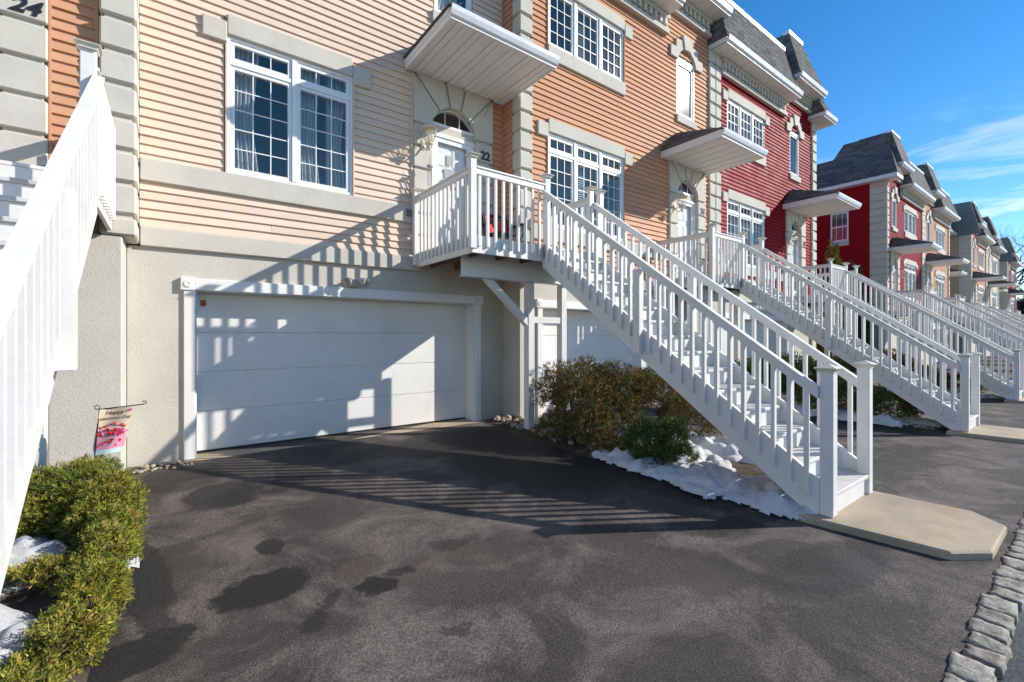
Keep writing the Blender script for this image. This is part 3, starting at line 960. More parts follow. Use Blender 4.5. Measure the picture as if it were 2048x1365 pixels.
def garage(parent, x0, x1, zb, zt, yw, yd, lo=False):
    """garage opening: white casing with corner blocks, recessed sectional door"""
    tw = 0.14
    yt = yw - 0.035
    box('casing', 'white_trim', parent, x0 - tw * 0.85, x0 - 0.002, yt, yw + 0.01, zb, zt - 0.002, 0.006)
    box('casing', 'white_trim', parent, x1 + 0.002, x1 + tw * 0.85, yt, yw + 0.01, zb, zt - 0.002, 0.006)
    box('casing_head', 'white_trim', parent, x0 - 0.006, x1 + 0.006, yt, yw + 0.01, zt, zt + tw, 0.006)
    for s in (0, 1):
        a = x0 - tw - 0.012 if s == 0 else x1 + 0.008
        q = box('corner_block', 'white_trim', parent, a, a + tw + 0.004, yt - 0.02, yw + 0.01, zt - 0.008, zt + tw + 0.012, 0.008)
        if not lo:
            v, f = lathe([(0.045, 0), (0.045, 0.006), (0.03, 0.012), (0.012, 0.006)], 14)
            Geo().add([(a + tw / 2 + p[0], yt - 0.02 - p[2], zt + tw / 2 + p[1]) for p in v], f).build('rosette', 'white_trim', q)
    # jamb lining
    box('jamb', 'white_trim', parent, x0 - 0.004, x0 + 0.012, yw + 0.01, yd + 0.02, zb, zt)
    box('jamb', 'white_trim', parent, x1 - 0.012, x1 + 0.004, yw + 0.01, yd + 0.02, zb, zt)
    box('jamb_head', 'white_trim', parent, x0, x1, yw + 0.012, yd + 0.02, zt - 0.004, zt + 0.012)
    d = box('garage_door', 'door_panel', parent, x0 + 0.012, x1 - 0.012, yd + 0.01, yd + 0.05, zb + 0.02, zt - 0.004)
    n = 4; h = (zt - zb - 0.025) / n
    for i in range(n):
        box('panel', 'door_panel', d, x0 + 0.013, x1 - 0.013, yd - 0.004, yd + 0.009, zb + 0.02 + i * h + 0.003, zb + 0.02 + (i + 1) * h - 0.003, 0.004)
    box('bottom_seal', 'black', d, x0 + 0.013, x1 - 0.013, yd - 0.002, yd + 0.03, zb - 0.004, zb + 0.019)
    return d

def lantern(x, y, z, label):
    """glass wall lantern on a curled bracket; (x,y) is the wall point"""
    t = thing('wall_lantern', label, 'lantern', (x, y, z), 'lanterns beside the front doors')
    v, f = lathe([(0.06, 0), (0.055, 0.012), (0.02, 0.025)], 12)
    Geo().add([(x + p[0] * 0.8, y - p[2], z + p[1] * 1.6) for p in v], f).build('wall_plate', 'cream', t)
    cy = y - 0.20; zc = z + 0.02
    Geo().add(*tube([(x, y - 0.01, z - 0.02), (x, y - 0.08, z - 0.11), (x, y - 0.15, z - 0.13), (x, cy, z - 0.10)], [0.013] * 4, 8)).build('arm', 'cream', t, smooth=True)
    v, f = lathe([(0.012, -0.17), (0.03, -0.14), (0.022, -0.11), (0.06, -0.085), (0.075, -0.07), (0.06, -0.06)], 14, (x, cy, zc))
    Geo().add(v, f).build('base_cup', 'cream', t, smooth=True)
    v, f = lathe([(0.055, -0.06), (0.095, 0.02), (0.11, 0.10), (0.098, 0.155)], 12, (x, cy, zc))
    Geo().add(v, f[:-2]).build('glass_body', 'lamp_glass', t, recalc=False)
    for k in range(6):
        a = k * math.pi / 3
        pts = [(x + r * math.cos(a), cy + r * math.sin(a), zc + q) for r, q in ((0.057, -0.06), (0.097, 0.02), (0.112, 0.10), (0.10, 0.155))]
        Geo().add(*tube(pts, [0.005] * 4, 5)).build('rib', 'cream', t)
    v, f = lathe([(0.125, 0.155), (0.128, 0.165), (0.08, 0.205), (0.045, 0.225), (0.04, 0.25), (0.018, 0.27), (0.010, 0.33), (0.003, 0.35)], 14, (x, cy, zc))
    Geo().add(v, f).build('roof_cap', 'cream', t, smooth=True)
    v, f = lathe([(0.012, -0.06), (0.014, 0.03), (0.009, 0.08), (0.002, 0.11)], 8, (x, cy, zc))
    Geo().add(v, f).build('bulb', 'curtain', t, smooth=True)
    return t

# ------------------------------------------------------------------ staircases
def staircase(label, ox, oz, mirror=False, lo=False, extra=False, pb=0.0):
    """landing on steel beam and posts with a straight flight; local coordinates are those of the flight at number 22"""
    cxm = 4.83
    def X(a, b):
        if mirror: a, b = 2 * cxm - b, 2 * cxm - a
        return a + ox, b + ox
    def X1(a): return (2 * cxm - a if mirror else a) + ox
    t = thing('staircase', label, 'staircase', (X1(cxm), 3.2, oz + 0.05), 'entrance staircases along the row')
    ZD = 2.915; N0 = 0.1877 / 0.257
    def Bx(name, m, a, b, y0, y1, z0, z1, bv=0.0, p=None):
        a, b = X(a, b)
        return box(name, m, p or t, a, b, y0, y1, z0 + oz, z1 + oz, bv)
    def nos(y): return ZD - (5.0 - y) * N0
    # landing
    for i in range(12):
        y = 5.012 + i * 0.137
        Bx('deck_board', 'white', 3.13, 5.32, y, y + 0.131, ZD - 0.03, ZD, 0.004)
    Bx('fascia', 'white', 3.115, 3.148, 5.03, 6.66, 2.675, ZD - 0.032, 0.004)
    Bx('fascia', 'white', 3.115, 4.318, 4.995, 5.028, 2.675, ZD - 0.005, 0.004)
    Bx('fascia', 'white', 5.30, 5.333, 5.03, 6.2, 2.675, ZD - 0.032, 0.004)
    for i in range(5):
        xj = 3.35 + i * 0.45
        Bx('joist', 'wood_brown', xj, xj + 0.04, 5.03, 6.66, 2.70, ZD - 0.034)
    Bx('beam_web', 'white', 3.22, 5.24, 5.445, 5.455, 2.435, 2.860)
    Bx('beam_flange', 'white', 3.22, 5.24, 5.39, 5.51, 2.42, 2.4345, 0.003)
    Bx('beam_flange', 'white', 3.22, 5.24, 5.39, 5.51, 2.8605, 2.874, 0.003)
    gz = -oz + g(X1(4.48), 5.5) - 0.02
    Bx('support_post', 'white', 4.42, 4.54, 5.44, 5.56, gz, 2.419, 0.006)
    Bx('support_post', 'white', 5.12 + pb, 5.24 + pb, 5.44, 5.56, gz, 2.419, 0.006)
    Bx('tie_beam', 'white', 4.541, 5.119 + pb, 5.455, 5.495, 1.79, 1.89, 0.004)
    # diagonal brace
    poly = [(3.63, 2.418), (3.76, 2.418), (4.44, 1.84), (4.44, 1.72)]
    poly = [(X1(p[0]), p[1] + oz) for p in poly]
    Geo().add(*prism_xz(poly, 5.45, 5.55)).build('brace', 'white', t)
    # stringers
    y_top, y_bot = 5.0, 1.474
    def low(y): return 2.59 - 0.727 * (4.995 - y)
    yb = 4.995 - (2.59 - 0.105) / 0.727
    for (a, b) in ((4.322, 4.36), (5.30, 5.338)):
        if mirror: a, b = 2 * cxm - b, 2 * cxm - a
        poly = [(y_top, nos(y_top) - 0.02), (y_top, low(y_top)), (yb, 0.105), (y_bot, 0.105), (y_bot, nos(y_bot) + 0.05), (4.93, nos(4.93) + 0.05)]
        Geo().add(*prism_yz([(p[0], p[1] + oz) for p in poly], a + ox, b + ox)).build('stringer', 'white', t)
    for k in range(1, 15):
        z = ZD - k * 0.1877; ya = 5.0 - k * 0.257
        Bx('tread', 'tread', 4.362, 5.298, ya - 0.022, ya + 0.257, z - 0.034, z, 0.005)
        Bx('riser', 'white', 4.362, 5.298, ya + 0.002, ya + 0.022, z - 0.1877, z - 0.036)
    Bx('riser', 'white', 4.362, 5.298, 5.002 - 0.0, 5.022, ZD - 0.1877, ZD - 0.036)
    def post(a, b, y0, y1, z0, z1):
        p = Bx('newel_post', 'white', a, b, y0, y1, z0, z1, 0.006)
        aa, bb = X(a, b); cx, cy = (aa + bb) / 2, (y0 + y1) / 2; h = (b - a) / 2
        G = Geo()
        def ring(r, z): return [(cx - r, cy - r, z), (cx + r, cy - r, z), (cx + r, cy + r, z), (cx - r, cy + r, z)]
        zs = [(h + 0.006, z1 - 0.012), (h + 0.010, z1 + 0.004), (h + 0.030, z1 + 0.020), (h + 0.032, z1 + 0.028), (h * 0.5, z1 + 0.050), (0.004, z1 + 0.060)]
        v = []
        for r, z in zs: v += ring(r, z + oz)
        f = [(3, 2, 1, 0)] + [(i * 4 + k, i * 4 + (k + 1) % 4, i * 4 + 4 + (k + 1) % 4, i * 4 + 4 + k) for i in range(len(zs) - 1) for k in range(4)]
        G.add(v, f).build('cap', 'cap_tan', p)
        return p
    post(4.322, 4.422, 1.374, 1.474, 0.102, 1.302)
    post(5.240, 5.340, 1.374, 1.474, 0.102, 1.302)
    post(4.322, 4.422, 4.93, 4.993, 2.70, 3.90)
    post(5.240, 5.340, 4.93, 4.993, 2.70, 3.90)
    post(3.055, 3.148, 4.93, 4.993, 2.72, 3.90)
    post(3.045, 3.113, 6.58, 6.655, 2.70, 3.86)
    if extra: post(5.50, 5.59, 4.95, 5.03, 2.70, 3.90)
    # flight rails
    for sd in (0, 1):
        xr_ = 4.283 if sd == 0 else 5.340
        a, b = xr_, xr_ + 0.039
        ra, rb = (4.272, 4.345) if sd == 0 else (5.317, 5.39)
        if mirror: ra, rb = 2 * cxm - rb, 2 * cxm - ra
        ya, yb2 = 4.929, 1.475
        def rail(z_off0, z_off1, xa, xb, name):
            poly = [(ya, nos(ya) + z_off0), (yb2, nos(yb2) + z_off0), (yb2, nos(yb2) + z_off1), (ya, nos(ya) + z_off1)]
            return Geo().add(*prism_yz([(p[0], p[1] + oz) for p in poly], xa + ox, xb + ox)).build(name, 'white', t)
        rail(0.735, 0.805, ra + 0.012, rb - 0.012, 'handrail')
        rail(0.8055, 0.832, ra, rb, 'rail_cap')
        n = 26
        for i in range(n):
            y = 4.86 - (4.86 - 1.56) * i / (n - 1)
            if i == 12:
                Bx('mid_post', 'white', a - 0.045 if sd == 0 else a, b if sd == 0 else b + 0.045, y - 0.045, y + 0.045, nos(y) - (0.26 if sd == 0 else 0.24), nos(y) + 0.70, 0.005)
                continue
            a2, b2 = X(a, b)
            h = 0.034 / 2
            key = ('bal', a < 4.5, mirror)
            if key not in CACHE:
                zt = 0.735; zb = -0.17 if sd == 0 else -0.07
                sgn = 1 if ((sd == 0) != mirror) else -1
                v = []
                for (yy) in (-h, h):
                    d = yy * N0
                    v += [(-0.0195, yy, zb + (0.03 if sgn > 0 else 0) + d), (0.0195, yy, zb + (0.03 if sgn < 0 else 0) + d), (0.0195, yy, zt + d), (-0.0195, yy, zt + d)]
                f = [(0, 1, 2, 3), (7, 6, 5, 4), (0, 4, 5, 1), (1, 5, 6, 2), (2, 6, 7, 3), (3, 7, 4, 0)]
                CACHE[key] = fix(mesh('baluster', v, f, 'white'))
            add('baluster', CACHE[key], ((a2 + b2) / 2, y, nos(y) + oz), t)
    # landing rails
    Bx('handrail', 'white', 3.149, 4.321, 4.945, 4.985, 3.69, 3.765, 0.004)
    Bx('rail_cap', 'white', 3.149, 4.321, 4.93, 5.0, 3.766, 3.792, 0.004)
    Bx('handrail', 'white', 3.075, 3.115, 4.994, 6.579, 3.69, 3.765, 0.004)
    Bx('rail_cap', 'white', 3.06, 3.13, 4.994, 6.579, 3.766, 3.792, 0.004)
    Bx('handrail', 'white', 5.295, 5.335, 4.994, 6.18, 3.69, 3.765, 0.004)
    Bx('rail_cap', 'white', 5.28, 5.35, 4.994, 6.18, 3.766, 3.792, 0.004)
    for i in range(9):
        xb = 3.20 + i * 0.128
        Bx('baluster', 'white', xb, xb + 0.036, 4.957, 4.993, 2.76, 3.69, 0.003)
    for i in range(12):
        y = 5.08 + i * 0.122
        Bx('baluster', 'white', 3.077, 3.113, y, y + 0.036, 2.76, 3.69, 0.003)
    for i in range(9):
        y = 5.08 + i * 0.122
        Bx('baluster', 'white', 5.335, 5.371, y, y + 0.036, 2.76, 3.689, 0.003)
    return t

staircase('white wooden staircase running up past the camera to door 24', DX[24], DZ[24], pb=-0.27)
staircase('nearest full white staircase, rising to the peach house door 22', 0, 0, extra=True)
staircase('white staircase rising to the orange house door 20', DX[20], DZ[20])
staircase('white staircase of the red end house, third along the row', DX[18], DZ[18])

# ------------------------------------------------------------------ the near row of houses
YP = 6.22
def shell(parent, x0, x1, yw, zt, depth=9.0, base_z=-0.3):
    """inside back of the front rooms, floors, party walls and rear of the house"""
    G = Geo()
    G.box(x0 + 0.01, x1 - 0.01, yw + 1.7, yw + depth, base_z, zt - 0.05)
    G.box(x0 + 0.01, x0 + 0.05, yw + 0.16, yw + 1.699, base_z, zt - 0.05)
    G.box(x1 - 0.05, x1 - 0.01, yw + 0.16, yw + 1.699, base_z, zt - 0.05)
    for z in (2.62, 5.75, zt - 0.09):
        G.box(x0 + 0.051, x1 - 0.051, yw + 0.17, yw + 1.698, z, z + 0.04)
    G.build('interior', 'dark_room', parent)

def house(name, label, m, x0, x1, yw, dz, zt, holes, group='row of townhouses'):
    t = thing(name, label, 'townhouse', ((x0 + x1) / 2, yw, 0), group)
    return t

# --- number 22, peach, set back between its neighbours
h22 = thing('townhouse', 'peach clapboard townhouse number 22 with double window above its garage', 'townhouse', (2.3, 6.74, 0), 'townhouses in the near row')
YW = 6.74
win = (0.566, 2.13, 3.655, 5.385)
hole_win = (0.53, 2.15, 3.40, 5.62)
hole_door = (3.10, 4.56, 2.7, 5.76)
hole_up = (3.30, 4.35, 6.60, 8.45)
band = (-0.5, 3.10, 3.40, 3.63)
holed_wall(h22, 'wall', 'peach', -0.29, 4.86, 2.84, 9.0, YW + 0.012, YW + 0.16, [(0.58, 2.12, 3.66, 5.38), (3.42, 4.25, 2.84, 5.40), (3.44, 4.20, 6.92, 8.55)])
siding(h22, 'orange', 4.594, 4.83, 2.856, 5.95, YW, [])
siding(h22, 'peach', -0.288, 4.855, 2.856, 8.62, YW, [(4.58, 4.86, 2.7, 5.96), hole_win, hole_door, band, (3.44, 4.20, 6.74, 8.5)])
shell(h22, -0.29, 4.86, YW, 9.0)
window(h22, *win, YW - 0.02, 2, 5.06, 3, 5, 'curtain')
box('corner_trim', 'peach', h22, 0.545, 0.563, YW - 0.045, YW + 0.02, 3.645, 5.27)
box('corner_trim', 'peach', h22, 2.133, 2.15, YW - 0.045, YW + 0.02, 3.645, 5.27)
lintel(h22, 0.566, 2.128, 5.388, YW - 0.062)
stone_box(h22, 'sill_band', -0.285, 3.072, YW - 0.062, YW + 0.02, 3.38, 3.642)
stone_box(h22, 'water_table', -0.285, 4.855, YW - 0.045, YW + 0.03, 2.628, 2.854)
box('corner_trim', 'peach', h22, 3.045, 3.072, YW - 0.04, YW + 0.01, 3.645, 5.76)
box('corner_trim', 'orange', h22, 4.828, 4.855, YW - 0.035, YW + 0.01, 2.86, 8.6)
door_surround(h22, 3.076, 4.592, 2.915, 5.80, YW, '22')
arched_window(h22, 3.46, 4.18, 6.93, 8.25, YW)
canopy(h22, 2.945, 4.835, YW - 0.02, 5.25, 5.79)
holed_wall(h22, 'foundation_wall', 'stucco', -0.40, 4.88, -0.2, 2.63, YW + 0.01, YW + 0.26, [(0.24, 4.262, -0.2, 2.15)])
garage(h22, 0.24, 4.262, 0.095, 2.15, YW + 0.01, 7.05)
box('threshold', 'concrete', h22, 0.10, 4.42, 6.62, 7.06, 0.0, 0.093, 0.01)
cornice(h22, -0.28, 4.85, YW, 9.0)
mansard(h22, -0.75, 4.87, YW, 9.0, 10.6, 0.45)
v, f = text_geo('POLICE', 0.022, 0.001)
stk = Geo().add(*prism_xz([(0.295, 2.045), (0.315, 2.055), (0.33, 2.048), (0.345, 2.055), (0.365, 2.045), (0.36, 2.02), (0.366, 1.995), (0.355, 1.975), (0.33, 1.968), (0.305, 1.975), (0.294, 1.995), (0.30, 2.02)], 7.04, 7.0455)).build('sticker', 'orange_sticker', h22, (0.33, 7.04, 2.0))
for k in range(3): box('sticker_band', 'brown_sign', stk, 0.305, 0.355, 7.037, 7.0395, 2.03 - k * 0.018, 2.036 - k * 0.018)
vc = box('vent_cover', 'lead', h22, 2.93, 3.05, YW - 0.078, YW - 0.0625, 3.46, 3.60, 0.004)
for k in range(5): box('louvre', 'black', vc, 2.945, 3.035, YW - 0.0815, YW - 0.0785, 3.475 + k * 0.023, 3.487 + k * 0.023)
dd = Geo()
v, f = lathe([(0.085, 0), (0.085, 0.01), (0.03, 0.014)], 20)
box('door_sign', 'brown_sign', h22, 3.66, 3.99, 6.815, 6.826, 4.10, 4.24, 0.004)
Geo().add([(3.72 + p[0], 6.812 - p[2], 4.17 + p[1]) for p in v], f).build('door_plaque', 'cream', h22, (3.72, 6.812, 4.17))
lettering('door_lettering', h22, 'HO', 0.08, 3.90, 6.811, 4.17, 'soffit', 0, 0.002, 0.002)
box('door_notice', 'lead', h22, 3.70, 3.90, 6.815, 6.822, 4.27, 4.43)
box('door_notice', 'lead', h22, 3.74, 3.83, 6.815, 6.822, 4.50, 4.66)

# --- number 24, orange, at the edge of the picture
h24 = thing('townhouse', 'orange clapboard townhouse number 24 at the picture edge behind the staircase', 'townhouse', (-3.4, 6.36, 0), 'townhouses in the near row')
Y24 = 6.36
holed_wall(h24, 'wall', 'orange', -6.4, -0.592, 2.84, 9.0, Y24 + 0.012, Y24 + 0.16, [(-2.13, -1.31, 2.84, 5.40)])
siding(h24, 'orange', -3.6, -0.63, 2.856, 7.4, Y24, [(-2.47, -0.98, 2.7, 5.79)])
shell(h24, -6.4, -0.60, Y24, 9.0)
box('corner_trim', 'orange', h24, -0.965, -0.945, Y24 - 0.04, Y24 + 0.01, 2.86, 5.8)
box('corner_trim', 'orange', h24, -0.63, -0.60, Y24 - 0.04, Y24 + 0.01, 2.86, 7.4)
door_surround(h24, -2.484, -0.968, 2.915, 5.80, Y24, '24', 0.35)
canopy(h24, -2.62, -0.73, Y24 - 0.02, 4.90, 5.79)
stone_box(h24, 'water_table', -6.4, -0.595, Y24 - 0.045, Y24 + 0.03, 2.628, 2.854)
quoins(h24, -0.588, -0.292, YP, YW + 0.02, 2.645, 9.0)
holed_wall(h24, 'foundation_wall', 'stucco', -6.4, -0.97, -0.2, 2.63, Y24 + 0.01, Y24 + 0.26, [(-5.2, -1.25, -0.2, 2.15)])
box('pilaster', 'stucco', h24, -0.965, -0.405, 6.25, 6.75, -0.2, 2.642, 0.015)
garage(h24, -5.2, -1.25, 0.095, 2.15, Y24 + 0.01, 6.66)
cornice(h24, -6.4, -0.6, Y24, 9.0)
mansard(h24, -6.4, -0.55, Y24, 9.0, 10.6, 0.45)

# --- number 20, orange
h20 = thing('townhouse', 'orange clapboard townhouse number 20 with triple windows and arched window catching the sun', 'townhouse', (8.1, 6.28, 0), 'townhouses in the near row')
Y20 = 6.28; d20 = DZ[20]
quoins(h20, 4.862, 5.158, YP, YP + 0.24, 2.645 + d20, 9.0)
box('return_wall', 'orange', h20, 4.882, 5.15, YP + 0.241, YW + 0.10, 2.60, 9.0)
zz = 2.856 + d20
while zz < 8.9:
    add('siding_plank', plank_mesh('orange'), (4.876, YW - 0.01, zz), h20, rot=(0, 0, rad(-90)), scale=(YW - 0.01 - (YP + 0.237), 1, 1)); zz += EXP
stone_box(h20, 'water_table', 4.862, 5.15, YP + 0.241, YW + 0.0, 2.60, 2.80)
HW20 = [(5.54, 7.69, 3.40 + d20, 5.64 + d20), (5.56, 7.67, 6.74 + d20, 8.34 + d20), (9.32, 10.80, 2.7, 5.74 + d20), (9.62, 10.40, 6.72 + d20, 8.36 + d20)]
holed_wall(h20, 'wall', 'orange', 5.16, 11.02, 2.80, 9.62, Y20 + 0.012, Y20 + 0.16, [(5.56, 7.67, 3.66 + d20, 5.38 + d20), (5.56, 7.67, 7.0 + d20, 8.1 + d20), (9.65, 10.45, 2.8, 5.40 + d20), (9.64, 10.38, 6.92 + d20, 8.55 + d20)])
siding(h20, 'orange', 5.162, 11.015, 2.856 + d20, 9.25, Y20, HW20 + [(5.1, 9.30, 3.40 + d20, 3.63 + d20)])
shell(h20, 5.16, 11.02, Y20, 9.6)
window(h20, 5.54, 7.69, 3.655 + d20, 5.385 + d20, Y20 - 0.02, 3, 5.06 + d20, 3, 5, 'blind')
lintel(h20, 5.54, 7.69, 5.388 + d20, Y20 - 0.062)
stone_box(h20, 'sill_band', 5.163, 9.29, Y20 - 0.062, Y20 + 0.02, 3.38 + d20, 3.642 + d20)
window(h20, 5.54, 7.69, 7.0 + d20, 8.1 + d20, Y20 - 0.02, 3, None, 3, 4, 'blind')
lintel(h20, 5.54, 7.69, 8.103 + d20, Y20 - 0.062)
stone_box(h20, 'sill', 5.52, 7.71, Y20 - 0.07, Y20 + 0.02, 6.72 + d20, 6.997 + d20)
for (a, b) in ((5.52, 5.537), (7.693, 7.71)):
    box('corner_trim', 'orange', h20, a, b, Y20 - 0.045, Y20 + 0.02, 3.645 + d20, 5.27 + d20)
    box('corner_trim', 'orange', h20, a, b, Y20 - 0.045, Y20 + 0.02, 7.0 + d20, 7.99 + d20)
stone_box(h20, 'water_table', 5.163, 11.0, Y20 - 0.045, Y20 + 0.03, 2.628 + d20, 2.854 + d20)
door_surround(h20, 9.30, 10.82, 2.915 + d20, 5.80 + d20, Y20, '20', 0.1)
arched_window(h20, 9.64, 10.38, 6.92 + d20, 8.28 + d20, Y20)
canopy(h20, 9.0, 10.9, Y20 - 0.02, 4.80, 5.72 + d20)
holed_wall(h20, 'foundation_wall', 'stucco', 5.17, 11.02, -0.3, 2.60, Y20 + 0.01, Y20 + 0.26, [(5.42, 9.44, -0.3, 2.15 + d20)])
box('pilaster', 'stucco', h20, 4.88, 5.168, 6.255, 6.80, -0.2, 2.615, 0.012)
garage(h20, 5.42, 9.44, 0.07, 2.15 + d20, Y20 + 0.01, 6.58)
box('threshold', 'concrete', h20, 5.3, 9.6, 6.16, 6.59, -0.1, 0.066, 0.01)
cornice(h20, 5.16, 9.2, Y20, 8.98)
cornice(h20, 9.2, 11.02, Y20, 9.62)
mansard(h20, 4.85, 9.15, Y20, 8.98, 10.6, 0.5)
mansard(h20, 9.10, 11.22, Y20, 9.62, 11.3, 0.5, 0.3, 0.5)

# --- number 18, red end house
h18 = thing('townhouse', 'bright red clapboard townhouse with grey mansard roof closing the near row', 'townhouse', (14.6, 6.28, 0), 'townhouses in the near row')
d18 = DZ[18]
quoins(h18, 11.02, 11.295, YP - 0.02, Y20 + 0.04, 2.6, 9.0)
quoins(h18, 11.31, 11.585, YP - 0.02, Y20 + 0.04, 2.6, 9.0)
HW18 = [(11.98, 14.16, 3.40 + d18, 5.64 + d18), (12.0, 14.14, 6.74 + d18, 8.34 + d18), (15.62, 17.0, 2.6, 5.74 + d18), (15.92, 16.62, 6.72 + d18, 8.36 + d18)]
holed_wall(h18, 'wall', 'red', 11.59, 17.62, 2.7, 9.55, Y20 + 0.012, Y20 + 0.16, [(12.0, 14.14, 3.66 + d18, 5.38 + d18), (12.0, 14.14, 7.0 + d18, 8.1 + d18), (15.93, 16.70, 2.7, 5.40 + d18), (15.92, 16.62, 6.92 + d18, 8.55 + d18)])
siding(h18, 'red', 11.592, 17.615, 2.856 + d18, 9.15, Y20, HW18)
shell(h18, 11.59, 17.62, Y20, 9.5)
window(h18, 11.98, 14.16, 3.655 + d18, 5.385 + d18, Y20 - 0.02, 3, 5.06 + d18, 3, 5, 'blind')
lintel(h18, 11.98, 14.16, 5.388 + d18, Y20 - 0.062)
stone_box(h18, 'sill_band', 11.6, 15.55, Y20 - 0.062, Y20 + 0.02, 3.38 + d18, 3.642 + d18)
window(h18, 11.98, 14.16, 7.0 + d18, 8.1 + d18, Y20 - 0.02, 3, None, 3, 4, 'blind')
lintel(h18, 11.98, 14.16, 8.103 + d18, Y20 - 0.062)
stone_box(h18, 'sill', 11.96, 14.18, Y20 - 0.07, Y20 + 0.02, 6.72 + d18, 6.997 + d18)
stone_box(h18, 'water_table', 11.6, 17.6, Y20 - 0.045, Y20 + 0.03, 2.628 + d18, 2.854 + d18)
door_surround(h18, 15.60, 17.05, 2.915 + d18, 5.80 + d18, Y20, '18', 0.1)
arched_window(h18, 15.92, 16.62, 6.92 + d18, 8.28 + d18, Y20)
canopy(h18, 15.40, 17.32, Y20 - 0.02, 4.80, 5.68 + d18)
quoins(h18, 17.62, 17.97, YP - 0.02, 6.9, 2.6, 8.95)
box('side_wall', 'red', h18, 17.63, 17.94, 6.91, 15.0, -0.3, 8.95)
holed_wall(h18, 'foundation_wall', 'stucco', 11.03, 17.62, -0.4, 2.54, Y20 + 0.01, Y20 + 0.26, [(11.75, 15.6, -0.4, 2.05)])
garage(h18, 11.75, 15.6, -0.02, 2.05, Y20 + 0.01, 6.58)
box('pilaster', 'stucco', h18, 17.62, 17.98, 6.22, 6.8, -0.3, 2.595, 0.012)
cornice(h18, 11.6, 15.5, Y20, 8.92)
cornice(h18, 15.5, 17.6, Y20, 9.55)
mansard(h18, 11.07, 15.52, Y20, 8.92, 10.55, 0.5)
mansard(h18, 15.45, 17.50, Y20, 9.55, 11.25, 0.5, 0.3, 0.75)
mansard(h18, 17.38, 18.42, Y20, 8.92, 10.2, 0.5, 0.1, 0.75, back=6.0)

